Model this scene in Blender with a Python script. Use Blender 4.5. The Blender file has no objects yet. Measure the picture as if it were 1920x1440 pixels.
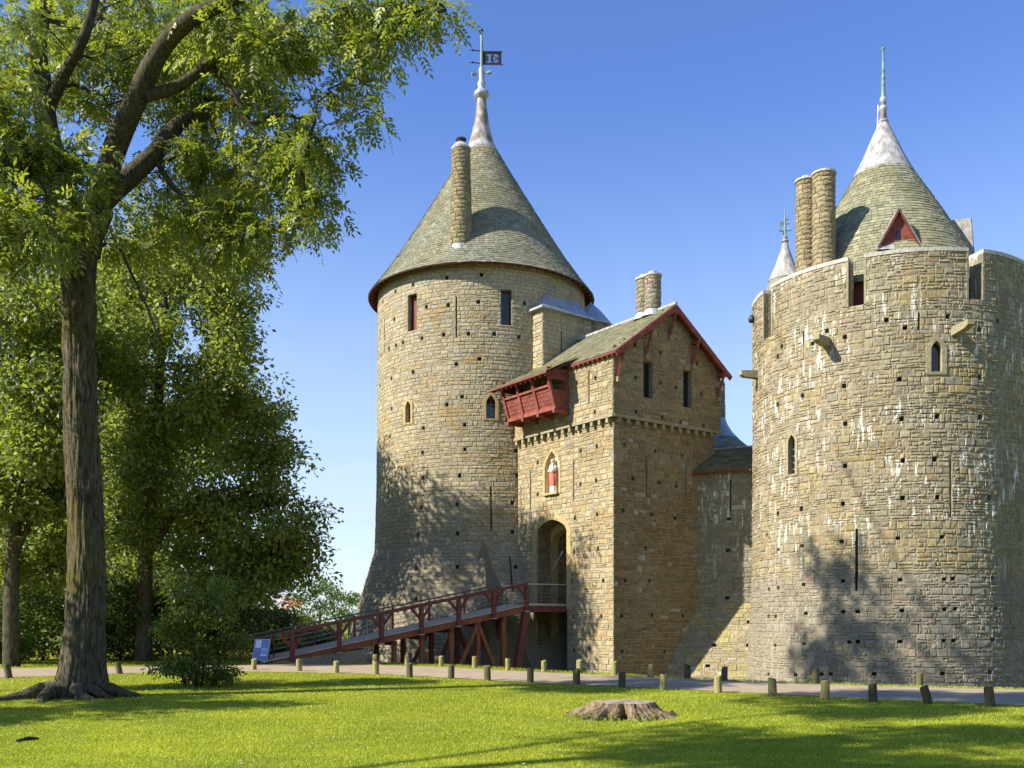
import bpy, math, random
import numpy as np
from mathutils import Vector, Matrix, noise

# ------------------------------------------------------------------ camera, sky, sun
F_PX, HOR, CX, CAMZ = 1790.0, 1164.0, 960.0, 1.92      # picture-plane constants (1920 x 1440)
R = math.radians
scene = bpy.context.scene
cam_d = bpy.data.cameras.new("camera")
cam = bpy.data.objects.new("camera", cam_d)
scene.collection.objects.link(cam)
cam.location = (0, 0, CAMZ)
cam.rotation_euler = (R(90), 0, 0)
cam_d.sensor_width = 36.0
cam_d.lens = 36.0 * F_PX / 1920.0
cam_d.shift_y = (HOR - 720.0) / 1920.0
cam_d.clip_end = 6000.0
scene.camera = cam

SUN_EL = R(37.0)
SUN_H = Vector((-0.93, -0.367, 0)).normalized()        # horizontal direction towards the sun
world = bpy.data.worlds.new("World")
scene.world = world
world.use_nodes = True
wn, wl = world.node_tree.nodes, world.node_tree.links
wn.clear()
w_out = wn.new("ShaderNodeOutputWorld"); w_bg = wn.new("ShaderNodeBackground")
sky = wn.new("ShaderNodeTexSky"); sky.sky_type = 'NISHITA'; sky.sun_disc = False
sky.sun_elevation = SUN_EL
sky.sun_rotation = math.atan2(SUN_H.x, SUN_H.y)
sky.altitude = 0.0; sky.air_density = 1.0; sky.dust_density = 0.0; sky.ozone_density = 4.0
w_tc = wn.new("ShaderNodeTexCoord"); w_map = wn.new("ShaderNodeMapping")
w_map.inputs['Scale'].default_value = (1.6, 1.6, 9.0)
w_noise = wn.new("ShaderNodeTexNoise"); w_noise.inputs['Scale'].default_value = 2.2
w_noise.inputs['Detail'].default_value = 7.0; w_noise.inputs['Roughness'].default_value = 0.6
w_ramp = wn.new("ShaderNodeValToRGB")
w_ramp.color_ramp.elements[0].position = 0.48; w_ramp.color_ramp.elements[1].position = 0.78
w_sep = wn.new("ShaderNodeSeparateXYZ"); w_mr = wn.new("ShaderNodeMapRange")
w_mr.inputs['From Min'].default_value = 0.0; w_mr.inputs['From Max'].default_value = 0.30
w_mr.inputs['To Min'].default_value = 0.55; w_mr.inputs['To Max'].default_value = 0.0
w_mul = wn.new("ShaderNodeMath"); w_mul.operation = 'MULTIPLY'
w_mix = wn.new("ShaderNodeMix"); w_mix.data_type = 'RGBA'
w_mix.inputs['B'].default_value = (5.1, 6.0, 6.9, 1)    # thin white cloud, same units as the sky
wl.new(w_tc.outputs['Generated'], w_map.inputs['Vector']); wl.new(w_map.outputs[0], w_noise.inputs['Vector'])
wl.new(w_noise.outputs['Fac'], w_ramp.inputs[0]); wl.new(w_tc.outputs['Generated'], w_sep.inputs[0])
wl.new(w_sep.outputs['Z'], w_mr.inputs['Value']); wl.new(w_ramp.outputs[0], w_mul.inputs[0]); wl.new(w_mr.outputs[0], w_mul.inputs[1])
w_hz = wn.new("ShaderNodeMapRange"); w_hz.interpolation_type = 'SMOOTHSTEP'
w_hz.inputs['From Min'].default_value = 0.0; w_hz.inputs['From Max'].default_value = 0.50; w_hz.inputs['To Min'].default_value = 0.72; w_hz.inputs['To Max'].default_value = 0.0
w_max = wn.new("ShaderNodeMath"); w_max.operation = 'ADD'; w_max.use_clamp = True
wl.new(w_sep.outputs['Z'], w_hz.inputs['Value']); wl.new(w_mul.outputs[0], w_max.inputs[0]); wl.new(w_hz.outputs[0], w_max.inputs[1])
wl.new(w_max.outputs[0], w_mix.inputs['Factor']); w_hs = wn.new('ShaderNodeHueSaturation'); w_hs.inputs['Hue'].default_value = 0.514; w_hs.inputs['Saturation'].default_value = 1.14; w_hs.inputs['Value'].default_value = 1.66
wl.new(sky.outputs[0], w_hs.inputs['Color']); wl.new(w_hs.outputs[0], w_mix.inputs['A'])
wl.new(w_mix.outputs['Result'], w_bg.inputs['Color']); wl.new(w_bg.outputs[0], w_out.inputs['Surface'])
w_bg.inputs["Strength"].default_value = 0.076

sun_d = bpy.data.lights.new("sun", 'SUN')
sun_d.energy = 5.0; sun_d.angle = R(0.53); sun_d.color = (1.0, 0.93, 0.80)
sun = bpy.data.objects.new("sun", sun_d)
scene.collection.objects.link(sun)
to_sun = Vector((SUN_H.x * math.cos(SUN_EL), SUN_H.y * math.cos(SUN_EL), math.sin(SUN_EL)))
sun.rotation_euler = to_sun.to_track_quat('Z', 'Y').to_euler()
sun.location = (-30, -10, 40)
vs = scene.view_settings
vs.view_transform = 'Standard'; vs.look = 'None'; vs.exposure = 0.95; vs.gamma = 1.0; vs.use_curve_mapping = False
scene.cycles.max_bounces = 6; scene.cycles.transparent_max_bounces = 4; scene.cycles.diffuse_bounces = 3
scene.cycles.use_denoising = True

# ------------------------------------------------------------------ helpers
COL = scene.collection
rng = random.Random(7)
nprng = np.random.default_rng(11)
def sx(px): return (px - CX) / F_PX
def at(px, py, Y): return Vector((sx(px) * Y, Y, CAMZ + (HOR - py) * Y / F_PX))
def gy(py): return CAMZ * F_PX / (py - HOR)                 # distance of a ground point seen at row py
def ground_at(px, py): Y = gy(py); return Vector((sx(px) * Y, Y, 0.0))
def proj(p): return CX + F_PX * p[0] / p[1], HOR - F_PX * (p[2] - CAMZ) / p[1]
def lerp(a, b, t): return a + (b - a) * t
def sstep(a, b, x):
    t = min(1.0, max(0.0, (x - a) / (b - a))); return t * t * (3 - 2 * t)
def interp(x, xs, ys): return float(np.interp(x, xs, ys))

class MB:
    """collects shapes into one mesh"""
    def __init__(s): s.V, s.F, s.C = [], [], []
    def add(s, verts, faces, col=None):
        o = len(s.V); s.V.extend([tuple(v) for v in verts]); s.F.extend([tuple(i + o for i in f) for f in faces])
        s.C.extend([col if col else (1, 1, 1)] * len(verts)); return s
    def box(s, c, ax, ay, az, col=None):          # centre and three half-axis vectors
        c, ax, ay, az = Vector(c), Vector(ax), Vector(ay), Vector(az)
        v = [c + ax * i + ay * j + az * k for i in (-1, 1) for j in (-1, 1) for k in (-1, 1)]
        f = [(0, 1, 3, 2), (4, 6, 7, 5), (0, 4, 5, 1), (2, 3, 7, 6), (0, 2, 6, 4), (1, 5, 7, 3)]
        return s.add(v, f, col)
    def beam(s, p0, p1, w, h, up=(0, 0, 1), col=None):
        p0, p1 = Vector(p0), Vector(p1); d = (p1 - p0); L = d.length; d.normalize()
        up = Vector(up); sd = d.cross(up)
        if sd.length < 1e-4: sd = d.cross(Vector((1, 0, 0)))
        sd.normalize(); u2 = sd.cross(d).normalized()
        return s.box((p0 + p1) / 2, d * (L / 2), sd * (w / 2), u2 * (h / 2), col)
    def tube(s, pts, rad, n=8, col=None, cap=True):
        pts = [Vector(p) for p in pts]; o = len(s.V); ring = []
        ref = Vector((0.31, 0.17, 0.93)); m = len(pts)
        for i, p in enumerate(pts):
            d = (pts[min(i + 1, m - 1)] - pts[max(i - 1, 0)])
            d = d.normalized() if d.length > 1e-9 else Vector((0, 0, 1))
            a = d.cross(ref)
            if a.length < 0.05: a = d.cross(Vector((1, 0, 0)))
            a.normalize(); b = d.cross(a)
            r = rad[i] if hasattr(rad, '__len__') else rad
            for k in range(n):
                t = 2 * math.pi * k / n
                ring.append(p + a * (r * math.cos(t)) + b * (r * math.sin(t)))
        f = []
        for i in range(m - 1):
            for k in range(n):
                k2 = (k + 1) % n
                f.append((i * n + k, i * n + k2, (i + 1) * n + k2, (i + 1) * n + k))
        if cap: f.append(tuple(range(n))); f.append(tuple(range((m - 1) * n, m * n))[::-1])
        return s.add(ring, f, col)
    def lathe(s, c, prof, n=24, col=None, t0=0.0, t1=2 * math.pi):
        """profile [(r, z)], z absolute"""
        full = abs(t1 - t0 - 2 * math.pi) < 1e-6; nn = n if full else n + 1
        v = [(c[0] + r * math.cos(t0 + (t1 - t0) * k / n), c[1] + r * math.sin(t0 + (t1 - t0) * k / n), z)
             for r, z in prof for k in range(nn)]
        f = []
        for i in range(len(prof) - 1):
            for k in range(n):
                k2 = (k + 1) % nn
                f.append((i * nn + k, i * nn + k2, (i + 1) * nn + k2, (i + 1) * nn + k))
        return s.add(v, f, col)
    def arc(s, c, r0, r1, z0, z1, t0, t1, n=12, col=None):   # curved slab
        v = []
        for k in range(n + 1):
            t = lerp(t0, t1, k / n); ct, st = math.cos(t), math.sin(t)
            for r, z in ((r0, z0), (r1, z0), (r1, z1), (r0, z1)): v.append((c[0] + r * ct, c[1] + r * st, z))
        f = []
        for k in range(n):
            a, b = k * 4, k * 4 + 4
            for i in range(4): j = (i + 1) % 4; f.append((a + i, b + i, b + j, a + j))
        f += [(0, 1, 2, 3), (n * 4 + 3, n * 4 + 2, n * 4 + 1, n * 4)]
        return s.add(v, f, col)
    def poly(s, pts, th, nrm, col=None):                      # flat outline with thickness
        nrm = Vector(nrm).normalized() * th; m = len(pts); pts = [Vector(p) for p in pts]
        f = [tuple(range(m)), tuple(range(m, 2 * m))[::-1]] + [(i, (i + 1) % m, (i + 1) % m + m, i + m) for i in range(m)]
        return s.add(pts + [p + nrm for p in pts], f, col)
    def mesh(s, name, mat, smooth=False):
        me = bpy.data.meshes.new(name); me.from_pydata(s.V, [], s.F)
        if s.C:
            at_ = me.color_attributes.new("tint", 'FLOAT_COLOR', 'POINT')
            c = np.ones((len(s.V), 4), np.float32); c[:, :3] = np.array(s.C, np.float32)
            at_.data.foreach_set("color", c.ravel())
        if mat: me.materials.append(mat)
        if smooth: me.polygons.foreach_set("use_smooth", [True] * len(me.polygons))
        me.update(); return me

def link(name, me, parent=None, kind=None):
    o = bpy.data.objects.new(name, me); COL.objects.link(o)
    if parent is not None:
        o.parent = parent; o.matrix_parent_inverse = Matrix.Translation(-Vector(abs_loc(parent)))
    if kind: o["kind"] = kind
    return o
def abs_loc(o):
    # parts are modelled in place: only top-level empties carry a location
    while o.parent is not None: o = o.parent
    return o.location
def part(name, mb, mat, parent, kind=None, smooth=False):
    me = mb.mesh(name, mat, smooth)
    o = bpy.data.objects.new(name, me); COL.objects.link(o); o.parent = parent
    if parent.parent is None: o.matrix_parent_inverse = Matrix.Translation(-Vector(parent.location))
    if kind: o["kind"] = kind
    return o
def tag(o, label, cat, group=None):
    o["label"] = label; o["category"] = cat
    if group: o["group"] = group
    return o
def thing(name, label, cat, loc, group=None):
    o = bpy.data.objects.new(name, None); COL.objects.link(o); o.location = loc; o.empty_display_size = 0.3
    return tag(o, label, cat, group)
def npmesh(name, V, quads, mat, tint=None, tris=False):
    """big meshes straight from numpy"""
    me = bpy.data.meshes.new(name); n = 3 if tris else 4
    V = np.asarray(V, np.float32); quads = np.asarray(quads, np.int32)
    me.vertices.add(len(V)); me.vertices.foreach_set("co", V.ravel())
    me.loops.add(quads.size); me.loops.foreach_set("vertex_index", quads.ravel())
    me.polygons.add(len(quads)); me.polygons.foreach_set("loop_start", np.arange(0, quads.size, n, dtype=np.int32))
    me.update(calc_edges=True)
    if tint is not None:
        a = me.color_attributes.new("tint", 'FLOAT_COLOR', 'POINT')
        c = np.ones((len(V), 4), np.float32); c[:, :3] = tint; a.data.foreach_set("color", c.ravel())
    me.materials.append(mat); return me

# ------------------------------------------------------------------ materials
class NT:
    def __init__(s, name):
        s.m = bpy.data.materials.new(name); s.m.use_nodes = True; s.t = s.m.node_tree
        s.t.nodes.clear(); s.out = s.n("OutputMaterial"); s.pos = s.n("NewGeometry").outputs['Position']
    def n(s, kind, **kw):
        nd = s.t.nodes.new("ShaderNode" + kind)
        for k, v in kw.items(): setattr(nd, k, v)
        return nd
    def l(s, a, b): s.t.links.new(a, b)
    def noise(s, scale, detail=4, rough=0.55, stretch=None, vec=None, dist=0.0):
        v = vec or s.pos
        if stretch:
            mp = s.n("Mapping"); mp.inputs['Scale'].default_value = stretch; s.l(v, mp.inputs['Vector']); v = mp.outputs[0]
        nd = s.n("TexNoise"); nd.inputs['Scale'].default_value = scale; nd.inputs['Detail'].default_value = detail
        nd.inputs['Roughness'].default_value = rough; nd.inputs['Distortion'].default_value = dist
        s.l(v, nd.inputs['Vector']); return nd.outputs['Fac']
    def ramp(s, fac, p0, p1, c0=(0, 0, 0), c1=(1, 1, 1)):
        r = s.n("ValToRGB"); e = r.color_ramp.elements
        e[0].position, e[1].position = p0, p1; e[0].color = (*c0, 1); e[1].color = (*c1, 1)
        s.l(fac, r.inputs[0]); return r.outputs[0]
    def mix(s, fac, a, b, mode='MIX'):
        m = s.n("Mix", data_type='RGBA', blend_type=mode)
        for v, k in ((fac, 'Factor'), (a, 'A'), (b, 'B')):
            if isinstance(v, (int, float)): m.inputs[k].default_value = v
            elif isinstance(v, tuple): m.inputs[k].default_value = (*v, 1)
            else: s.l(v, m.inputs[k])
        return m.outputs['Result']
    def math(s, op, a, b):
        m = s.n("Math", operation=op)
        for i, v in enumerate((a, b)):
            if isinstance(v, (int, float)): m.inputs[i].default_value = v
            else: s.l(v, m.inputs[i])
        return m.outputs[0]
    def tint(s):
        a = s.n("Attribute"); a.attribute_name = "tint"; return a.outputs['Color']
    def bump(s, h, strength, dist, normal=None):
        b = s.n("Bump"); b.inputs['Strength'].default_value = strength; b.inputs['Distance'].default_value = dist
        s.l(h, b.inputs['Height'])
        if normal: s.l(normal, b.inputs['Normal'])
        return b.outputs[0]
    def bsdf(s, col, rough=0.9, normal=None, metal=0.0, spec=0.3):
        p = s.n("BsdfPrincipled"); p.inputs['Roughness'].default_value = rough; p.inputs['Metallic'].default_value = metal
        p.inputs['Specular IOR Level'].default_value = spec
        if isinstance(col, tuple): p.inputs['Base Color'].default_value = (*col, 1)
        else: s.l(col, p.inputs['Base Color'])
        if normal: s.l(normal, p.inputs['Normal'])
        s.l(p.outputs[0], s.out.inputs['Surface']); return s.m

def mat_stone(name, streak=0.0, rust=0.0, bump=0.6, base=None, grime=0.35):
    t = NT(name); c = t.tint() if base is None else base
    c = t.mix(1.0, c, t.ramp(t.noise(7.0, 6, 0.65), 0.25, 0.75, (0.62, 0.62, 0.62), (1.32, 1.30, 1.25)), 'MULTIPLY')
    c = t.mix(1.0, c, t.ramp(t.noise(32.0, 3, 0.6), 0.3, 0.7, (0.80, 0.80, 0.80), (1.18, 1.18, 1.18)), 'MULTIPLY')
    c = t.mix(t.math('MULTIPLY', t.ramp(t.noise(0.9, 5, 0.6, (1, 1, 0.45)), 0.45, 0.72), grime), c, (0.13, 0.115, 0.07))
    if rust: c = t.mix(t.math('MULTIPLY', t.ramp(t.noise(0.8, 5, 0.65), 0.45, 0.66), rust), c, (0.34, 0.17, 0.055))
    if streak:
        m1 = t.ramp(t.noise(3.4, 5, 0.62, (2.0, 2.0, 0.30)), 0.555, 0.62); m2 = t.ramp(t.noise(0.42, 4, 0.55), 0.45, 0.55)
        sp = t.n("SeparateXYZ"); t.l(t.pos, sp.inputs[0]); mr = t.n("MapRange"); mr.inputs['From Min'].default_value = 3.6; mr.inputs['From Max'].default_value = 6.0; mr.inputs['To Min'].default_value = 0.12; t.l(sp.outputs['Z'], mr.inputs['Value'])
        c = t.mix(t.math('MULTIPLY', t.math('MULTIPLY', t.math('MULTIPLY', m1, m2), mr.outputs[0]), streak), c, (0.80, 0.78, 0.72))
    h = t.math('ADD', t.noise(9.0, 6, 0.68), t.math('MULTIPLY', t.noise(38.0, 3, 0.6), 0.45))
    return t.bsdf(c, 0.95, t.bump(h, bump, 0.06), spec=0.15)
def mat_plain(name, col, rough=0.8, var=0.25, scale=6.0, bump=0.25, metal=0.0, spec=0.3, stretch=None, use_tint=False):
    t = NT(name)
    n1 = t.noise(scale, 5, 0.62, stretch)
    lo, hi = 1 - var, 1 + var
    c = t.mix(1.0, t.tint() if use_tint else col, t.ramp(n1, 0.28, 0.72, (lo,) * 3, (hi,) * 3), 'MULTIPLY')
    return t.bsdf(c, rough, t.bump(t.noise(scale * 3, 4, 0.6, stretch), bump, 0.02), metal, spec)
def mat_leaf(name, dif, tr, tint_amt=1.0):
    t = NT(name)
    c1 = t.mix(1.0, dif, t.tint(), 'MULTIPLY'); c2 = t.mix(1.0, tr, t.tint(), 'MULTIPLY')
    p = t.n("BsdfPrincipled"); p.inputs['Roughness'].default_value = 0.5; p.inputs['Specular IOR Level'].default_value = 0.32
    t.l(c1, p.inputs['Base Color'])
    tl = t.n("BsdfTranslucent"); t.l(c2, tl.inputs['Color'])
    ad = t.n("AddShader"); t.l(p.outputs[0], ad.inputs[0]); t.l(tl.outputs[0], ad.inputs[1])
    t.l(ad.outputs[0], t.out.inputs['Surface']); return t.m

M = {}
M['stone_l'] = mat_stone("stone_pale", bump=0.55, grime=0.22)
M['stone_g'] = mat_stone("stone_gatehouse", rust=0.12, bump=0.6, grime=0.25)
M['stone_r'] = mat_stone("stone_streaked", streak=0.95, bump=0.8, grime=0.30)
M['mortar_l'] = mat_stone("mortar_pale", base=(0.305, 0.265, 0.18), bump=0.5, grime=0.3)
M['mortar_r'] = mat_stone("mortar_lime", streak=0.8, base=(0.30, 0.265, 0.19), bump=0.6, grime=0.35)
M['dress'] = mat_stone("dressed_stone", base=(0.44, 0.34, 0.165), bump=0.3, grime=0.12)
M['dress_g'] = mat_stone("dressed_stone_grey", base=(0.31, 0.275, 0.18), bump=0.3, grime=0.2)
M['coping'] = mat_stone("coping_stone", base=(0.48, 0.465, 0.42), bump=0.4, grime=0.3)
M['lead'] = mat_plain("lead_sheet", (0.36, 0.38, 0.41), 0.5, 0.35, 2.5, 0.2, 0.35, 0.4, (1, 1, 0.35))
M['lead_w'] = mat_plain("lead_weathered_white", (0.33, 0.325, 0.31), 0.75, 0.6, 3.2, 0.3, 0.0, 0.3, (1.5, 1.5, 0.4))
t = NT("lead_brown_panels")
c = t.mix(t.ramp(t.noise(2.2, 5, 0.6, (1, 1, 0.6)), 0.46, 0.64), (0.18, 0.145, 0.115), (0.40, 0.39, 0.37))
M['lead_b'] = t.bsdf(c, 0.6, t.bump(t.noise(9, 4), 0.2, 0.03))
t = NT("roof_slate")
c = t.mix(1.0, t.tint(), t.ramp(t.noise(14, 4, 0.6), 0.3, 0.7, (0.8, 0.8, 0.8), (1.2, 1.2, 1.2)), 'MULTIPLY')
c = t.mix(t.math('MULTIPLY', t.ramp(t.noise(0.7, 5, 0.65, (1, 1, 0.5)), 0.44, 0.66), 0.6), c, (0.150, 0.145, 0.080))
M['slate'] = t.bsdf(c, 0.85, t.bump(t.noise(20, 4), 0.35, 0.02), spec=0.15)
M['red'] = mat_plain("red_paint", (0.235, 0.066, 0.048), 0.75, 0.45, 3.5, 0.5)
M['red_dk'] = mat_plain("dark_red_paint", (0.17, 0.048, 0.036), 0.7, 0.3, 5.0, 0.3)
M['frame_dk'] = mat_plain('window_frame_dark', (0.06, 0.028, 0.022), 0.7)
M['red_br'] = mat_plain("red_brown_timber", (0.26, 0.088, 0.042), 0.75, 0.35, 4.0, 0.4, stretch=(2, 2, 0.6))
M['grey_wood'] = mat_plain("weathered_planks", (0.44, 0.40, 0.31), 0.85, 0.35, 5.0, 0.4)
M['iron'] = mat_plain("dark_iron", (0.05, 0.045, 0.045), 0.5, 0.3, 8.0, 0.2, 0.6)
M['steel'] = mat_plain("galvanised_rail", (0.42, 0.42, 0.40), 0.45, 0.15, 8.0, 0.1, 0.7)
M['rail_dk'] = mat_plain("dark_handrail", (0.10, 0.085, 0.095), 0.4, 0.2, 8.0, 0.1, 0.2, 0.5)
M['copper'] = mat_plain("verdigris_copper", (0.17, 0.255, 0.215), 0.6, 0.35, 4.0, 0.2)
M['vane'] = mat_plain("vane_plate", (0.030, 0.022, 0.020), 0.6, 0.3, 5.0, 0.1, 0.3)
M['glass'] = mat_plain("dark_glass", (0.015, 0.02, 0.025), 0.12, 0.2, 3.0, 0.02, 0.0, 0.6)
M['leadbar'] = mat_plain("window_lead", (0.20, 0.21, 0.22), 0.6, 0.2, 5.0, 0.1)
M['cheek'] = mat_plain('lead_cheek_beige', (0.27, 0.255, 0.215), 0.7, 0.4, 3.0, 0.3, stretch=(1.5, 1.5, 0.5))
M['soot'] = mat_plain("soot_pot", (0.05, 0.045, 0.04), 0.9, 0.3, 6.0, 0.2)
M['asphalt'] = mat_plain("road_tarmac", (0.33, 0.262, 0.178), 0.95, 0.18, 1.1, 0.2)
M['oldwood'] = mat_plain("bollard_wood", (0.27, 0.235, 0.095), 0.9, 0.45, 5.0, 0.6, stretch=(3, 3, 0.7))
M['oldwood_dk'] = mat_plain("bollard_wood_dark", (0.105, 0.09, 0.045), 0.9, 0.45, 5.0, 0.6, stretch=(3, 3, 0.7))  # darker wood tone for some of the bollards
M['sign_frame'] = mat_plain("sign_frame", (0.62, 0.60, 0.58), 0.5, 0.1, 5.0, 0.05)
M['sign_black'] = mat_plain("sign_board_black", (0.015, 0.016, 0.02), 0.5, 0.1, 5.0, 0.05)
M['sign_blue'] = mat_plain("sign_blue", (0.15, 0.21, 0.48), 0.4, 0.08, 5.0, 0.02)
M['sign_pale'] = mat_plain("sign_pale_blue", (0.62, 0.74, 0.95), 0.4, 0.08, 9.0, 0.02)
M['sign_mid'] = mat_plain("sign_mid_blue", (0.36, 0.46, 0.76), 0.4, 0.08, 9.0, 0.02)
M['sign_text'] = mat_plain("sign_print", (0.08, 0.11, 0.22), 0.5, 0.1, 9.0, 0.02)
M['white'] = mat_plain("limewash", (0.82, 0.80, 0.76), 0.85, 0.12, 5.0, 0.15)
M['robe'] = mat_plain("robe_rose", (0.52, 0.15, 0.10), 0.75, 0.35, 12.0, 0.4)
M['gown'] = mat_plain("gown_white", (0.70, 0.66, 0.55), 0.75, 0.25, 10.0, 0.4)
M['skin'] = mat_plain("painted_flesh", (0.56, 0.34, 0.24), 0.6, 0.12, 10.0, 0.1)
M['gold'] = mat_plain("gilt", (0.42, 0.30, 0.08), 0.5, 0.3, 10.0, 0.2, 0.4)
t = NT("bark")
h1 = t.noise(6.0, 6, 0.7, (2.6, 2.6, 0.55), dist=0.6); h2 = t.noise(16.0, 4, 0.6, (2.0, 2.0, 0.5))
h = t.math('ADD', h1, t.math('MULTIPLY', h2, 0.5))
c = t.mix(t.ramp(h1, 0.36, 0.60), (0.042, 0.036, 0.022), (0.21, 0.18, 0.12))
c = t.mix(t.math('MULTIPLY', t.ramp(t.noise(0.9, 5, 0.65), 0.50, 0.68), 0.65), c, (0.16, 0.14, 0.03))
M['bark'] = t.bsdf(c, 0.95, t.bump(h, 1.0, 0.12), spec=0.1)
t = NT("bark_dark")
h1 = t.noise(7.0, 5, 0.7, (2.2, 2.2, 0.5))
M['bark_dk'] = t.bsdf(t.mix(t.ramp(h1, 0.35, 0.65), (0.035, 0.03, 0.02), (0.13, 0.115, 0.07)), 0.95, t.bump(h1, 0.8, 0.08), spec=0.1)
t = NT("stump_wood")
h1 = t.noise(5.0, 6, 0.7, (2.2, 2.2, 0.6))
M['stump'] = t.bsdf(t.mix(t.ramp(h1, 0.35, 0.62), (0.085, 0.060, 0.038), (0.34, 0.255, 0.16)), 0.95, t.bump(h1, 1.0, 0.10), spec=0.1)
t = NT("stump_top")
M['stump_top'] = t.bsdf(t.mix(t.ramp(t.noise(4.0, 6, 0.7), 0.35, 0.65), (0.19, 0.155, 0.115), (0.35, 0.295, 0.235)), 0.95, t.bump(t.noise(20, 4), 0.5, 0.03), spec=0.1)
M['leaf_ash'] = mat_leaf("ash_leaf", (0.084, 0.110, 0.018), (0.150, 0.178, 0.016))
M['leaf_bg'] = mat_leaf("broad_leaf", (0.084, 0.110, 0.021), (0.145, 0.172, 0.019))
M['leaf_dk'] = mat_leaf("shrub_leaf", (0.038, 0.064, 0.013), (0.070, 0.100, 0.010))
M['leaf_bush'] = mat_leaf('bush_leaf', (0.062, 0.088, 0.015), (0.115, 0.142, 0.014))
M['leaf_yl'] = mat_leaf("yellow_green_leaf", (0.19, 0.235, 0.030), (0.26, 0.30, 0.020))
M['leaf_or'] = mat_leaf("orange_leaf", (0.42, 0.15, 0.05), (0.3, 0.12, 0.03))
M['blade'] = mat_leaf("grass_blade", (0.215, 0.252, 0.016), (0.205, 0.235, 0.010))
t = NT("turf")
c = t.mix(t.ramp(t.noise(0.35, 5, 0.6), 0.35, 0.68), (0.195, 0.230, 0.018), (0.255, 0.265, 0.028))
c = t.mix(1.0, c, t.ramp(t.noise(22, 5, 0.7), 0.25, 0.75, (0.55, 0.55, 0.5), (1.35, 1.3, 1.2)), 'MULTIPLY')
c = t.mix(t.math('MULTIPLY', t.ramp(t.noise(0.9, 4, 0.6), 0.62, 0.74), 0.5), c, (0.27, 0.22, 0.06))
M['turf'] = t.bsdf(c, 0.95, t.bump(t.noise(30, 5, 0.7), 0.8, 0.05), spec=0.1)

# ------------------------------------------------------------------ ground, road
edge_px = [(-200, 1240), (440, 1240), (600, 1240), (760, 1243), (890, 1248), (1020, 1256.5), (1152, 1263), (1240, 1268), (1400, 1276), (1550, 1281.5), (1736, 1286.5), (1920, 1291), (2300, 1299)]
EDGE = sorted([(ground_at(*p).x, ground_at(*p).y) for p in edge_px])
EX, EY = [e[0] for e in EDGE], [e[1] for e in EDGE]
def height(x, y):
    ye = interp(x, EX, EY)
    ditch = -3.6 * sstep(0.0, 6.0, y - ye) * sstep(-12.5, -7.0, x)
    z = 0.0
    if y < 22: z += 0.05 * noise.noise(Vector((x * 0.25, y * 0.25, 3.1))) * sstep(23, 18, y)
    return z + ditch
xs = [-3000, -900, -300, -140, -90] + list(np.arange(-60, 60.1, 1.2)) + [90, 140, 300, 900, 3000]
ys = [-300, -80, -30] + list(np.arange(-10, 80.1, 1.0)) + [95, 130, 200, 400, 1000, 3500]
mb = MB(); nx = len(xs)
V = [(x, y, height(x, y)) for y in ys for x in xs]
Fc = [(j * nx + i, j * nx + i + 1, (j + 1) * nx + i + 1, (j + 1) * nx + i) for j in range(len(ys) - 1) for i in range(nx - 1)]
mb.add(V, Fc); ground = link("ground", mb.mesh("ground", M['turf'], True)); ground["kind"] = "structure"
ground["label"] = "bright green mown lawn in front of the castle"

near_px = [(-500, 1290), (-100, 1274), (0, 1271), (210, 1264), (300, 1261), (440, 1259.5), (590, 1261.5), (705, 1264.5), (850, 1272), (960, 1278), (1100, 1285), (1245, 1291), (1400, 1299.5), (1550, 1307), (1736, 1315), (1920, 1323), (2400, 1342)]
far_px = [(-500, 1261), (-100, 1256), (0, 1254), (210, 1251), (440, 1247), (590, 1245), (705, 1247), (850, 1252), (960, 1258.5), (1100, 1265), (1245, 1271.5), (1400, 1279), (1550, 1284.5), (1736, 1289.5), (1920, 1294), (2400, 1305)]
xs_r = np.linspace(-500, 2400, 90)
nyr = np.interp(xs_r, *zip(*near_px)); fyr = np.interp(xs_r, *zip(*far_px))
mb = MB(); v = []
for i, p in enumerate(xs_r):
    a, b = ground_at(p, nyr[i]), ground_at(p, fyr[i]); wob = 0.12 * noise.noise(Vector((i * 0.7, 0, 0)))
    for k in range(5):
        q = a.lerp(b, k / 4.0); v.append((q.x, q.y + (wob if k == 0 else 0), 0.012 + 0.03 * math.sin(math.pi * k / 4)))
mb.add(v, [(i * 5 + k, i * 5 + 5 + k, i * 5 + 6 + k, i * 5 + 1 + k) for i in range(89) for k in range(4)])
road = link("road", mb.mesh("road", M['asphalt'], True)); road["kind"] = "structure"
NEAR_W = [ground_at(p, y) for p, y in zip(xs_r, nyr)]; FAR_W = [ground_at(p, y) for p, y in zip(xs_r, fyr)]
NWX, NWY = [p.x for p in NEAR_W], [p.y for p in NEAR_W]; FWX, FWY = [p.x for p in FAR_W], [p.y for p in FAR_W]

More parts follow.
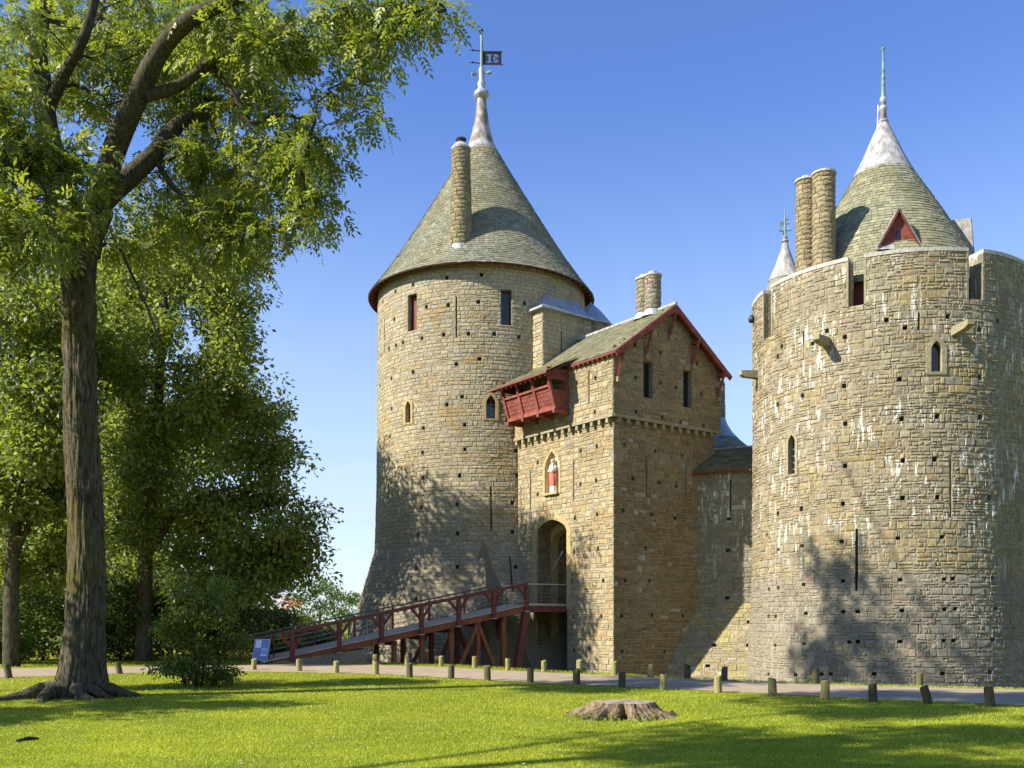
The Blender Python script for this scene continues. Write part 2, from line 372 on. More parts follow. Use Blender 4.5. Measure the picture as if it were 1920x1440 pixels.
# ------------------------------------------------------------------ masonry on mapped surfaces
class Cyl:
    def __init__(s, c, prof, t0, ref):
        s.c, s.t0, s.ref = c, t0, ref; s.pz = [p[1] for p in prof]; s.pr = [p[0] for p in prof]
    def r(s, z): return interp(z, s.pz, s.pr)
    def P(s, u, v, d=0.0):
        t = s.t0 + u / s.ref; r = s.r(v) + d
        return Vector((s.c[0] + r * math.cos(t), s.c[1] + r * math.sin(t), v))
    def hit(s, px, py):
        a, z = sx(px), 5.0
        for _ in range(12):
            r = s.r(z); A = a * a + 1; B = -2 * (a * s.c[0] + s.c[1]); C_ = s.c[0] ** 2 + s.c[1] ** 2 - r * r
            D = max(0.0, B * B - 4 * A * C_); Y = (-B - math.sqrt(D)) / (2 * A); z = CAMZ + (HOR - py) * Y / F_PX
        t = math.atan2(Y - s.c[1], a * Y - s.c[0])
        while t < s.t0: t += 2 * math.pi
        while t > s.t0 + 2 * math.pi: t -= 2 * math.pi
        return (t - s.t0) * s.ref, z
class Plane:
    def __init__(s, o, du, n, off=None): s.o, s.du, s.n, s.off = Vector(o), Vector(du), Vector(n), off
    def P(s, u, v, d=0.0):
        d2 = d + (s.off(v) if s.off else 0.0)
        p = s.o + s.du * u + s.n * d2; return Vector((p.x, p.y, v))
    def hit(s, px, py):
        a, z = sx(px), 3.0
        for _ in range(8):
            o = s.o + s.n * (s.off(z) if s.off else 0.0)
            u = (a * o.y - o.x) / (s.du.x - a * s.du.y); Y = o.y + s.du.y * u; z = CAMZ + (HOR - py) * Y / F_PX
        return u, z
class Slope:
    def __init__(s, o, du, dv, n): s.o, s.du, s.dv, s.n = Vector(o), Vector(du), Vector(dv), Vector(n)
    def P(s, u, v, d=0.0): return s.o + s.du * u + s.dv * v + s.n * d

def cut(cells, h):
    out = []
    for (a, b, c, d) in cells:
        if h[0] >= b or h[1] <= a or h[2] >= d or h[3] <= c: out.append((a, b, c, d)); continue
        if h[0] > a: out.append((a, h[0], c, d))
        if h[1] < b: out.append((h[1], b, c, d))
        m0, m1 = max(a, h[0]), min(b, h[1])
        if h[2] > c: out.append((m0, m1, c, h[2]))
        if h[3] < d: out.append((m0, m1, h[3], d))
    return [r for r in out if r[1] - r[0] > 0.015 and r[3] - r[2] > 0.015]
def layout(u0, u1, v0, v1, ch, sl, holes, rg, p_full=0.5):
    rows = []; v = v0
    while v < v1 - 0.03:
        h = rg.uniform(*ch); h = min(h, v1 - v)
        if v1 - (v + h) < 0.08: h = v1 - v
        cells = []; u = u0
        hh = [q for q in holes if q[2] < v + h and q[3] > v]
        while u < u1 - 0.01:
            L = rg.uniform(*sl) * rg.choice((0.7, 1.0, 1.0, 1.35)); L = min(L, u1 - u)
            if u1 - (u + L) < 0.12: L = u1 - u
            if rg.random() < p_full or h < 0.2: cells.append((u, u + L, v, v + h))
            else:
                m = v + h * rg.uniform(0.38, 0.62); k = u + L * rg.uniform(0.35, 0.65)
                if rg.random() < 0.5: cells += [(u, u + L, v, m), (u, k, m, v + h), (k, u + L, m, v + h)]
                else: cells += [(u, k, v, m), (k, u + L, v, m), (u, u + L, m, v + h)]
            u += L
        for q in hh: cells = cut(cells, q)
        rows += cells; v += h
    return rows
def tone(c, k=0.79, g=0.08):
    m = (c[0] + c[1] + c[2]) / 3; return tuple(lerp(x, m, g) * k for x in c)
PIECES = {}       # thing key -> list of (area, verts, faces, colour, parent, name, material)
def add_piece(key, vs_, fs, col, parent, name, mat, front, vis=True):
    area = 0.0
    if vis:
        q = [proj(p) for p in front]
        area = 0.5 * sum(q[i][0] * q[(i + 1) % 4][1] - q[(i + 1) % 4][0] * q[i][1] for i in range(4))
        area = abs(area)
        cxp = sum(p[0] for p in q) / 4; cyp = sum(p[1] for p in q) / 4
        if not (5 < cxp < 1915 and 5 < cyp < 1435): area = 0.0
    PIECES.setdefault(key, []).append((area, vs_, fs, col, parent, name, mat))
STONE_F = [(0, 1, 5, 4), (1, 2, 6, 5), (2, 3, 7, 6), (3, 0, 4, 7), (4, 5, 8), (5, 6, 8), (6, 7, 8), (7, 4, 8)]
def masonry(key, surf, cells, wall_mb, parent, mat, colf, rg, gap=0.014, proud=(0.02, 0.05), rough=0.012, hidden=None, top=None):
    for (a, b, c, d) in cells:
        if top:
            lim = top(0.5 * (a + b))
            if c > lim - 0.05: continue
            d = min(d, lim)
        q = [surf.P(a, c), surf.P(b, c), surf.P(b, d), surf.P(a, d)]
        wall_mb.add(q, [(0, 1, 2, 3)])
        if b - a < 0.06 or d - c < 0.05: continue
        g = min(gap * rg.uniform(0.7, 1.5), 0.25 * (b - a), 0.2 * (d - c))
        a2, b2, c2, d2 = a + g, b - g, c + g, d - g
        p = rg.uniform(*proud); i = min(0.35 * (b2 - a2), 0.35 * (d2 - c2), rg.uniform(0.015, 0.04))
        j = lambda: rg.uniform(-rough, rough)
        vs_ = [surf.P(a2, c2, -0.015), surf.P(b2, c2, -0.015), surf.P(b2, d2, -0.015), surf.P(a2, d2, -0.015),
               surf.P(a2 + i + j(), c2 + i + j(), p + j()), surf.P(b2 - i + j(), c2 + i + j(), p + j()),
               surf.P(b2 - i + j(), d2 - i + j(), p + j()), surf.P(a2 + i + j(), d2 - i + j(), p + j()),
               surf.P(lerp(a2, b2, rg.uniform(0.35, 0.65)), lerp(c2, d2, rg.uniform(0.35, 0.65)), p + rg.uniform(-0.2, 0.9) * rough)]
        ctr = vs_[8]; px, py = proj(ctr)
        n = (surf.P(a, c, 0.1) - q[0])
        vis = (n.dot(Vector((0, 0, CAMZ)) - ctr) > 0) and not (hidden and hidden(px, py))
        add_piece(key, vs_, STONE_F, tone(colf(ctr, rg, (b - a) * (d - c))), parent, "stone", mat, vs_[4:8], vis)
def recess(mb, surf, h, depth=0.4, back=True):
    a, b, c, d = h
    f = [surf.P(a, c), surf.P(b, c), surf.P(b, d), surf.P(a, d)]; k = [surf.P(a, c, -depth), surf.P(b, c, -depth), surf.P(b, d, -depth), surf.P(a, d, -depth)]
    fs = [(0, 1, 5, 4), (1, 2, 6, 5), (2, 3, 7, 6), (3, 0, 4, 7)] + ([(4, 5, 6, 7)] if back else [])
    mb.add(f + k, fs)
def finish_pieces(key, limit=300):
    pcs = sorted(PIECES.pop(key), key=lambda p: -p[0]); rest = {}; singles = 0
    for ar, v, f, col, par, nm, mt in pcs:
        if singles < limit and ar > 12.0:
            part(nm, MB().add(v, f, col), mt, par); singles += 1
        else:
            rest.setdefault((par.name, nm), (par, nm, mt, MB()))[3].add(v, f, col)
    plural = {"stone": "stonework", "slate": "slating"}
    for par, nm, mt, mb_ in rest.values(): part(plural.get(nm, nm), mb_, mt, par, "stuff")
def holes_from(surf, pts, ox, oy, sc, w=0.2, hgt=0.22):
    out = []
    for (x, y) in pts:
        u, v = surf.hit(ox + x * sc, oy + y * sc)
        out.append((u - w / 2, u + w / 2, v - hgt / 2, v + hgt / 2))
    return out
def slit_from(surf, px, y0, y1, w=0.085):
    u, v1 = surf.hit(px, y0); _, v0 = surf.hit(px, y1); return (u - w / 2, u + w / 2, v0, v1)

# pointed / depressed arch openings
def arch_pts(w, v0, vs_, va, kind='point', n=8):
    """inner outline in (du, v) from bottom-left over the top to bottom-right"""
    L = [(-w, v0), (-w, vs_)]
    for k in range(1, 2 * n):
        x = -w + w * k / n; a = abs(x) / w
        if kind == 'point': z = (1 - a) ** 0.62
        else: z = 0.72 * math.sqrt(max(0, 1 - a * a)) + 0.28 * (1 - a)
        L.append((x, vs_ + (va - vs_) * z))
    return L + [(w, vs_), (w, v0)]
def arch_holes(uc, w, v0, vs_, va, kind='point', n=6):
    H = [(uc - w, uc + w, v0, vs_)]
    for k in range(n):
        a, b = vs_ + (va - vs_) * k / n, vs_ + (va - vs_) * (k + 1) / n; m = k / n
        lo, hi = 0.0, 1.0
        for _ in range(20):
            x = 0.5 * (lo + hi); z = (1 - x) ** 0.62 if kind == 'point' else 0.72 * math.sqrt(1 - x * x) + 0.28 * (1 - x)
            lo, hi = (x, hi) if z > m else (lo, x)
        H.append((uc - w * lo, uc + w * lo, a, b))
    return H
def arch_surround(surf, uc, w, v0, vs_, va, border, kind, proud=0.06, depth=0.35):
    inn = arch_pts(w, v0, vs_, va, kind); s2 = (w + border) / w
    out = []
    for i, (x, z) in enumerate(inn):
        if z <= vs_: out.append((x * s2, z - (border * 0.6 if z == v0 else 0)))
        else: out.append((x * s2, vs_ + (z - vs_) * (va - vs_ + border * 1.1) / (va - vs_)))
    mb_ = MB(); n = len(inn)
    fr_i = [surf.P(uc + x, z, proud) for x, z in inn]; fr_o = [surf.P(uc + x, z, proud) for x, z in out]
    bk_i = [surf.P(uc + x, z, -depth) for x, z in inn]; bk_o = [surf.P(uc + x, z, -0.04) for x, z in out]
    f = []
    for i in range(n):
        j = (i + 1) % n
        f += [(i, j, n + j, n + i), (i, 2 * n + i, 2 * n + j, j), (n + i, n + j, 3 * n + j, 3 * n + i)]
    mb_.add(fr_i + fr_o + bk_i + bk_o, f); return mb_
def arch_panel(surf, uc, w, v0, vs_, va, kind, d):
    return MB().add([surf.P(uc + x, z, d) for x, z in arch_pts(w, v0, vs_, va, kind)], [tuple(range(len(arch_pts(w, v0, vs_, va, kind))))])
def lancet(surf, tower, px, ytop, ybot, w, border=0.16, leaded=True, mat='dress'):
    uc, va = surf.hit(px, ytop); _, v0 = surf.hit(px, ybot); vs_ = va - 1.5 * w
    win = part("window", arch_surround(surf, uc, w, v0, vs_, va, border, 'point'), M[mat], tower)
    part("glass", arch_panel(surf, uc, w, v0, vs_, va, 'point', -0.24), M['glass'], win)
    if leaded:
        mb_ = MB(); k = v0 + 0.25
        while k < vs_: mb_.beam(surf.P(uc - w, k, -0.22), surf.P(uc + w, k, -0.22), 0.03, 0.04); k += 0.3
        mb_.beam(surf.P(uc, v0, -0.22), surf.P(uc, va - 0.1, -0.22), 0.04, 0.03, (1, 0, 0)); part("glazing_bars", mb_, M['leadbar'], win)
    return arch_holes(uc, w, v0, vs_, va)
def rect_window(surf, tower, px0, px1, ytop, ybot, glass, depth=0.35, mat='glass'):
    pm = 0.5 * (px0 + px1)
    u0, _ = surf.hit(px0, 0.5 * (ytop + ybot)); u1, _ = surf.hit(px1, 0.5 * (ytop + ybot))
    _, v1 = surf.hit(pm, ytop); _, v0 = surf.hit(pm, ybot)
    P = surf.P; fr = MB(); t_ = 0.07; d = -depth + 0.08
    for a, b, c, e in ((u0, u0 + t_, v0, v1), (u1 - t_, u1, v0, v1), (u0 + t_, u1 - t_, v0, v0 + t_), (u0 + t_, u1 - t_, v1 - t_, v1)):
        q0 = [P(a, c, d), P(b, c, d), P(b, e, d), P(a, e, d)]; fr.poly(q0, -0.06, P(a, c, 1) - P(a, c, 0))
    win = part("window", fr, M['frame_dk'], tower)
    pane = MB().add([P(u0, v0, d - 0.04), P(u1, v0, d - 0.04), P(u1, v1, d - 0.04), P(u0, v1, d - 0.04)], [(0, 1, 2, 3)])
    part("glass" if mat == 'glass' else "shutter", pane, M[mat], win)
    return (u0, u1, v0, v1)

# slates over a lathe profile or a slope
def slates_cone(key, c, prof, parent, mat, colf, rg, expo=0.19, width=0.28, vis_rng=None):
    """prof [(r, z)] from eave upward"""
    L = [0.0]
    for i in range(1, len(prof)): L.append(L[-1] + math.hypot(prof[i][0] - prof[i - 1][0], prof[i][1] - prof[i - 1][1]))
    fr = lambda s: (interp(s, L, [p[0] for p in prof]), interp(s, L, [p[1] for p in prof]))
    s = 0.0
    while s < L[-1] - 0.05:
        r0, z0 = fr(s); r1, z1 = fr(min(L[-1], s + expo * 1.12)); n = max(8, int(2 * math.pi * r0 / width)); off = rg.random()
        # outward normal of the slope
        tx, tz = r1 - r0, z1 - z0; ll = math.hypot(tx, tz); nr, nz = tz / ll, -tx / ll
        for k in range(n):
            ta, tb = 2 * math.pi * (k + off + 0.03) / n, 2 * math.pi * (k + off + 0.97) / n
            th = rg.uniform(0.026, 0.044); dz = rg.uniform(-0.012, 0.012)
            def PT(t, r, z, d): return Vector((c[0] + (r + nr * d) * math.cos(t), c[1] + (r + nr * d) * math.sin(t), z + nz * d))
            v_ = [PT(ta, r0, z0 + dz, th), PT(tb, r0, z0 + dz, th * rg.uniform(0.85, 1.15)), PT(tb, r1, z1, 0.012), PT(ta, r1, z1, 0.012), PT(ta, r0, z0 + dz, 0.0), PT(tb, r0, z0 + dz, 0.0)]
            f_ = [(0, 1, 2, 3), (4, 5, 1, 0), (4, 0, 3), (5, 2, 1)]
            tm = 0.5 * (ta + tb); facing = math.cos(tm) * (-c[0]) + math.sin(tm) * (-c[1]) > -0.1 * c[1]
            add_piece(key, v_, f_, colf(v_[0], rg), parent, "slate", mat, v_[:4], facing)
        s += expo
def slates_slope(key, sl, U, Vv, parent, mat, colf, rg, expo=0.2, width=0.3, vis=True, inside=None, order=None):
    v = 0.0
    while v < Vv - 0.04:
        u = -rg.random() * width
        while u < U:
            a, b = max(0, u), min(U, u + width * rg.uniform(0.93, 1.0)); u += width
            if b - a < 0.05: continue
            v1 = min(Vv, v + expo * 1.1); th = rg.uniform(0.024, 0.042)
            if inside and not inside(0.5 * (a + b), v): continue
            q = [sl.P(a, v, th), sl.P(b, v, th), sl.P(b, v1, 0.012), sl.P(a, v1, 0.012), sl.P(a, v, 0), sl.P(b, v, 0)]
            add_piece(key, q, [(0, 1, 2, 3), (4, 5, 1, 0), (4, 0, 3), (5, 2, 1)], colf(q[0], rg), parent, "slate", mat, q[:4], vis)
        v += expo
def slate_col(base, spread=0.16):
    def f(p, rg, *_):
        k = 1 + rg.uniform(-spread, spread); n_ = noise.noise(Vector(p) * 0.35)
        g = rg.random()
        col = [base[0] * k, base[1] * k, base[2] * k]
        if g < 0.12: col = [x * 0.72 for x in col]
        if g > 0.93: col = [x * 1.28 for x in col]
        col[0] += 0.02 * n_; col[2] -= 0.02 * n_
        return tuple(max(0.01, x) for x in col)
    return f

def round_chimney(key, parent, c, z0, z1, r0, r1, mat, mortar, colf, rg, cap='lead_w', pot=True):
    ch = part("chimney", MB().lathe(c, [(r0 - 0.01, z0), (r1 - 0.01, z1), (0.01, z1)], 20), M[mortar], parent)
    surf = Cyl(c, [(r0, z0), (r1, z1)], R(-205), r0); v = z0
    while v < z1 - 0.1:
        h = rg.uniform(0.20, 0.27); h = min(h, z1 - v); n = max(6, int(2 * math.pi * r0 / 0.42)); off = rg.random()
        for k in range(n):
            a, b = (k + off) / n * 2 * math.pi * r0, (k + off + 1) / n * 2 * math.pi * r0; g = 0.012; p = rg.uniform(0.01, 0.03)
            vs_ = [surf.P(a + g, v + g, -0.01), surf.P(b - g, v + g, -0.01), surf.P(b - g, v + h - g, -0.01), surf.P(a + g, v + h - g, -0.01),
                   surf.P(a + 2 * g, v + 2 * g, p), surf.P(b - 2 * g, v + 2 * g, p), surf.P(b - 2 * g, v + h - 2 * g, p), surf.P(a + 2 * g, v + h - 2 * g, p), surf.P((a + b) / 2, v + h / 2, p + 0.012)]
            t = surf.t0 + (a + b) / 2 / r0; vis = math.cos(t) * -c[0] + math.sin(t) * -c[1] > 0
            add_piece(key, vs_, STONE_F, tone(colf(vs_[8], rg, 0.06), 0.82, 0.05), ch, "stone", mat, vs_[4:8], vis)
        v += h
    if cap: part("chimney_cap", MB().lathe(c, [(r1 + 0.05, z1 - 0.05), (r1 + 0.06, z1 + 0.08), (r1 * 0.72, z1 + 0.32), (r1 * 0.55, z1 + 0.34), (0.01, z1 + 0.34)], 20), M[cap], ch, smooth=False)
    if pot: part("chimney_pot", MB().lathe(c, [(r1 * 0.5, z1 + 0.2), (r1 * 0.5, z1 + 0.52), (r1 * 0.6, z1 + 0.54), (r1 * 0.6, z1 + 0.62), (r1 * 0.4, z1 + 0.62), (r1 * 0.4, z1 + 0.3)], 16), M['soot'], ch)
    return ch

# stone colours
def col_left(p, rg, area):
    n1 = noise.noise(Vector(p) * 0.45); n2 = noise.noise(Vector(p) * 1.3 + Vector((5, 2, 9))); k = 1 + rg.uniform(-0.09, 0.09)
    c = [0.52, 0.45, 0.295]; g = rg.random()
    o = max(0.0, n1 * 1.1 + n2 * 0.8 - 0.12) + (0.5 if g < 0.10 else 0.0)
    o = min(0.85, o); oc = [0.52, 0.36, 0.13]
    c = [lerp(c[i], oc[i], o) for i in range(3)]
    if g > 0.90: c = [0.45, 0.42, 0.32]
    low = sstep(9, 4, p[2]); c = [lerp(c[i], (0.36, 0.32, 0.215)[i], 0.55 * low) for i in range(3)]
    return tuple(x * k for x in c)
def col_gate_l(p, rg, area):
    n1 = noise.noise(Vector(p) * 0.6 + Vector((3, 3, 3))); g = rg.random(); k = 1 + rg.uniform(-0.15, 0.15)
    c = [0.52, 0.435, 0.26]; o = min(0.9, max(0.0, n1 * 1.1) + (0.6 if g < 0.15 else 0)); oc = [0.48, 0.335, 0.145]
    c = [lerp(c[i], oc[i], o) for i in range(3)]
    if g > 0.9: c = [0.42, 0.385, 0.28]
    return tuple(x * k for x in c)
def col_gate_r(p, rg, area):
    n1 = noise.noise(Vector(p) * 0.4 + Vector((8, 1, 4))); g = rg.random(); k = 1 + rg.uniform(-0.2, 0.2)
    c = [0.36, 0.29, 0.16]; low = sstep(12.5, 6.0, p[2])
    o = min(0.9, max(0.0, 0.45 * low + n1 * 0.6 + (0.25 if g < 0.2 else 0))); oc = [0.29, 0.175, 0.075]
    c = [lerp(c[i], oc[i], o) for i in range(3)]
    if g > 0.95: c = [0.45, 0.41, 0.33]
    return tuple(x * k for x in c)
def col_right(p, rg, area):
    n1 = noise.noise(Vector(p) * 0.5 + Vector((1, 7, 2))); n2 = noise.noise(Vector(p) * 1.5); g = rg.random(); k = 1 + rg.uniform(-0.10, 0.10)
    c = [0.43, 0.375, 0.245]; o = min(0.9, max(0.0, 0.24 + n1 * 0.8 + n2 * 0.5)); oc = [0.45, 0.34, 0.13]
    c = [lerp(c[i], oc[i], o) for i in range(3)]
    if g < 0.05: c = [0.41, 0.29, 0.16]
    elif g < 0.065: c = [0.38, 0.285, 0.215]
    elif g > 0.80: c = [0.375, 0.34, 0.24]
    low = sstep(4.1, 3.7, p[2] + 0.25 * n2); gc = [0.36, 0.325, 0.26] if g > 0.12 else [0.37, 0.285, 0.22]
    c = [lerp(c[i], gc[i], 0.92 * low) for i in range(3)]
    return tuple(x * k for x in c)
def col_curtain(p, rg, area):
    g = rg.random(); k = 1 + rg.uniform(-0.18, 0.18); n1 = noise.noise(Vector(p) * 0.8)
    c = [0.35, 0.325, 0.225] if p[2] > 2.9 else ([0.44, 0.36, 0.20] if n1 < 0.1 else [0.46, 0.40, 0.14])
    if g < 0.05: c = [0.55, 0.52, 0.42]
    return tuple(x * k for x in c)
def col_chim(p, rg, area):
    k = 1 + rg.uniform(-0.2, 0.2); n1 = noise.noise(Vector(p) * 2.0); c = [0.36 + 0.06 * n1, 0.295 + 0.03 * n1, 0.165]
    return tuple(x * k for x in c)
#SPLIT
# ------------------------------------------------------------------ left round tower
PI = math.pi
LC = (-1.895, 59.5); LR = 6.4
ltower = thing("round_tower", "tall pale stone round tower with a single large slate cone roof, left of the gatehouse", "tower", (LC[0], LC[1], -3.5))
rg = random.Random(21)
LS = Cyl(LC, [(LR * 1.50, -4.0), (LR * 1.205, 2.4), (LR * 1.03, 6.2), (LR * 1.012, 10.0), (LR, 20.0), (LR, 24.0)], R(-190), LR)
lw = MB(); lwall = part("wall", MB().add([(0, 0, -3.4), (0.01, 0, -3.4), (0, 0.01, -3.4)], [(0, 1, 2)]), M['mortar_l'], ltower)
sc2, ox2, oy2 = 0.36111, 660, 480
H = holes_from(LS, [(160, 237), (226, 184), (317, 149), (492, 113), (672, 97), (386, 265), (500, 256), (656, 238), (896, 246), (220, 330), (148, 395), (476, 409), (605, 404), (739, 405), (867, 420), (363, 427), (265, 450), (228, 465), (193, 481), (152, 515), (542, 561), (662, 534), (317, 602), (205, 635), (147, 675), (572, 730), (492, 772), (206, 792), (585, 876), (371, 893), (197, 937), (586, 1003), (366, 1021), (195, 1060), (559, 1140), (367, 1153), (190, 1192), (546, 1290), (360, 1305), (850, 1012), (857, 1137), (833, 1282), (808, 848)], ox2, oy2, sc2, 0.19, 0.21)
H += holes_from(LS, [(740, 258), (1187, 246), (1805, 225), (720, 640), (1185, 618), (1843, 620), (720, 980)], 660, 960, 0.16667, 0.19, 0.21)
H += [slit_from(LS, ox2 + 542 * sc2, oy2 + 210 * sc2, oy2 + 423 * sc2), slit_from(LS, ox2 + 170 * sc2, oy2 + 315 * sc2, oy2 + 500 * sc2), slit_from(LS, ox2 + 722 * sc2, oy2 + 1195 * sc2, oy2 + 1425 * sc2), slit_from(LS, 956, 1043, 1110)]
small_l = list(H)
W1 = rect_window(LS, ltower, 765, 781.5, 551.5, 620, True, mat='red_dk')
W2 = rect_window(LS, ltower, 939.5, 959.5, 543, 609.5, True)
H += [W1, W2]; small_l += [W1, W2]
H += lancet(LS, ltower, 766, 752, 792.5, 0.20)
H += lancet(LS, ltower, 920.5, 741, 785, 0.27)
for h in small_l: recess(lw, LS, h, 0.42)
cells = layout(0, R(208) * LR, -3.4, 22.35, (0.17, 0.29), (0.26, 0.50), H, rg, 0.78)
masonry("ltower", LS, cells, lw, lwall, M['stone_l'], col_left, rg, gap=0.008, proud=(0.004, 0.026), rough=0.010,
        hidden=lambda x, y: (x > 972 and y > 728 - 0.42 * (x - 922)) or y > 1235)
lw.lathe(LC, [(LS.r(z), z) for z in (-3.4, 2.4, 6.2, 10, 20, 22.35)], 40, None, R(18), R(170))
me = lw.mesh("wall", M['mortar_l']); lwall.data = me
# spur buttress at the foot
ua, va = LS.hit(907, 1016)
sp = MB(); A = LS.P(ua, va, 0.03); Lf, Rt, Ft = LS.P(ua - 3.2, -3.4, -0.1), LS.P(ua + 3.0, -3.4, -0.1), LS.P(ua + 0.2, -3.4, 2.4)
sp.add([A, Lf, Ft, Rt], [(0, 1, 2), (0, 2, 3)]); M['spur'] = mat_stone("stone_spur", base=(0.24, 0.215, 0.145), bump=0.9)
part("spur", sp, M['spur'], ltower)
# roof
LPROF = [(6.98, 21.68), (6.25, 22.62), (5.3, 23.98), (3.85, 26.3), (1.9, 29.55), (0.86, 31.35)]
lroof = part("roof", MB().lathe(LC, LPROF + [(0.02, 31.5)], 64, (0.2, 0.2, 0.15)), M['slate'], ltower, smooth=True)
part("soffit", MB().lathe(LC, [(6.97, 21.66), (6.3, 22.28)], 64), M['red_dk'], lroof)
part("eave_board", MB().lathe(LC, [(6.97, 21.63), (6.99, 21.69), (6.90, 21.70), (6.90, 21.63), (6.97, 21.63)], 96), M['frame_dk'], lroof)
for k in range(72):
    t = 2 * PI * k / 72
    if not -PI * 1.08 < ((t + PI) % (2 * PI)) - PI <= PI * 1.08: continue
    d = Vector((math.cos(t), math.sin(t), 0)); s_ = Vector((-d.y, d.x, 0))
    if d.y > 0.35: continue
    part("rafter_end", MB().beam(Vector((*LC, 22.02)) + d * 6.38, Vector((*LC, 21.62)) + d * 6.86, 0.13, 0.17), M['red_dk'], lroof)
slates_cone("lslate", LC, LPROF, lroof, M['slate'], slate_col((0.235, 0.226, 0.150)), rg, 0.185, 0.27)
sp_ = part("spire", MB().lathe(LC, [(0.98, 31.15), (0.84, 31.45), (0.62, 32.2), (0.42, 33.2), (0.31, 34.1), (0.27, 34.5)], 24), M['lead_b'], ltower, smooth=True)
part("lead_flashing", MB().lathe(LC, [(1.10, 30.98), (1.0, 31.18), (0.84, 31.5)], 24), M['lead_w'], sp_)
part("moulded_ring", MB().lathe(LC, [(0.27, 34.42), (0.47, 34.58), (0.50, 34.72), (0.42, 34.88), (0.26, 34.98), (0.22, 35.2), (0.26, 35.3), (0.27, 35.4), (0.2, 35.5), (0.17, 36.1), (0.2, 36.25), (0.12, 36.4)], 20), M['lead'], sp_, smooth=True)
fz = lambda y: CAMZ + (HOR - y) * 59.5 / F_PX
fin = part("finial_pole", MB().lathe(LC, [(0.11, 36.3), (0.085, 37.5), (0.075, fz(60)), (0.02, fz(60))], 10), M['copper'], sp_, smooth=True)
part("finial_ball", MB().lathe(LC, [(0.01, fz(61)), (0.1, fz(59)), (0.11, fz(57)), (0.07, fz(54.5)), (0.01, fz(53.5))], 10), M['iron'], sp_, smooth=True)
# pierced vane
vw = part("weather_vane", MB().beam((LC[0] + 0.05, LC[1], fz(96.6)), (LC[0] + 1.30, LC[1] - 0.1, fz(98.8)), 0.05, 0.06).beam((LC[0] + 0.05, LC[1], fz(120.5)), (LC[0] + 1.33, LC[1] - 0.1, fz(122.8)), 0.05, 0.06), M['iron'], ltower)
PAT = ["..............", "..............", "...XXXX.XXX...", "....XX...XXX..", ".....X..X.....", "....XX..XXX...", ".....X..X.....", "....XX...XXX..", "...XXXX.XXX...", "..............", ".............."]
pm = MB(); nxp, nyp = 14, len(PAT)
for j, row in enumerate(PAT):
    for i, ch in enumerate(row):
        if ch == 'X': continue
        x0 = LC[0] + 0.06 + 1.18 * (i + 0.5) / nxp; z0 = lerp(fz(97.5), fz(121.6), (j + 0.5) / nyp) - 0.05 * i / nxp
        pm.box((x0, LC[1] - 0.08 * i / nxp, z0), (0.0425, 0, 0), (0, 0.012, 0), (0, 0, 0.0365 + 0.001))
part("vane_plate", pm, M['vane'], vw)
for y_ in (94, 117):
    part("vane_arm", MB().tube([(LC[0], LC[1], fz(y_ + 2)), (LC[0] - 0.55, LC[1], fz(y_)), (LC[0] - 0.78, LC[1], fz(y_ + 0.7))], [0.035, 0.03, 0.01], 6).lathe((LC[0] - 0.55, LC[1]), [(0.01, fz(y_) - 0.08), (0.08, fz(y_)), (0.01, fz(y_) + 0.08)], 8), M['iron'], vw)
for sgn, y_ in ((-1, 141), (1, 138)):
    part("cardinal_arm", MB().tube([(LC[0], LC[1], fz(y_)), (LC[0] + sgn * 0.3, LC[1] - 0.1, fz(y_)), (LC[0] + sgn * 0.42, LC[1] - 0.1, fz(y_)), (LC[0] + sgn * 0.6, LC[1] - 0.15, fz(y_))], [0.03, 0.03, 0.10, 0.12], 8), M['copper'], vw)
# chimney on the cone
LCH = (sx(864.5) * 54.2, 54.2)
chl = round_chimney("lchim", ltower, LCH, 22.2, 28.65, 0.66, 0.50, M['stone_l'], 'mortar_l', lambda p, rg, a: tuple(x * 0.9 for x in col_chim(p, rg, a)), rg)
chx = MB().lathe(LCH, [(0.80, 22.72), (0.76, 22.85), (0.68, 23.1)], 20); part("lead_flashing", chx, M['lead'], chl)
# stair bay and turret on the right flank
nb = Vector((0.62, -0.785, 0)).normalized(); tb_ = Vector((0.785, 0.62, 0)).normalized(); LC3 = Vector((*LC, 0))
bay = part("stair_bay", MB().add([(0, 0, 12), (0.01, 0, 12), (0, 0.01, 12)], [(0, 1, 2)]), M['mortar_l'], ltower)
bw = MB(); zb0, zb1 = 12.0, 19.35
fl = LC3 + nb * 7.2 - tb_ * 1.1; fr_ = LC3 + nb * 7.2 + tb_ * 2.6
for o_, du, nn, L in ((fl - nb * 1.5, nb, -tb_, 1.5), (fl, tb_, nb, 3.7)):
    S_ = Plane((o_.x, o_.y, 0), du, nn); hh = []
    if L > 2: hh = [(1.35, 1.43, 16.2, 18.3)]; recess(bw, S_, hh[0], 0.4)
    masonry("ltower", S_, layout(0, L, zb0, zb1, (0.22, 0.36), (0.36, 0.65), hh, rg, 0.75), bw, bay, M['stone_l'], col_left, rg, gap=0.010, proud=(0.012, 0.034), rough=0.01,
            hidden=lambda x, y: y > 728 - 0.42 * (x - 922))
bay.data = bw.mesh("stair_bay", M['mortar_l'])
TC = LC3 + Vector((6.6, -2.55, 0)); tur = part("stair_turret", MB().lathe(TC, [(1.09, 12), (1.09, 19.5)], 24), M['mortar_l'], ltower)
tw = MB(); TS = Cyl((TC.x, TC.y), [(1.10, 0), (1.10, 30)], R(-190), 1.1)
masonry("ltower", TS, layout(0, R(215) * 1.1, 12, 19.45, (0.2, 0.32), (0.3, 0.5), [], rg, 0.8), tw, tur, M['stone_l'], col_left, rg, gap=0.010, proud=(0.012, 0.03), rough=0.01, hidden=lambda x, y: y > 728 - 0.42 * (x - 922))
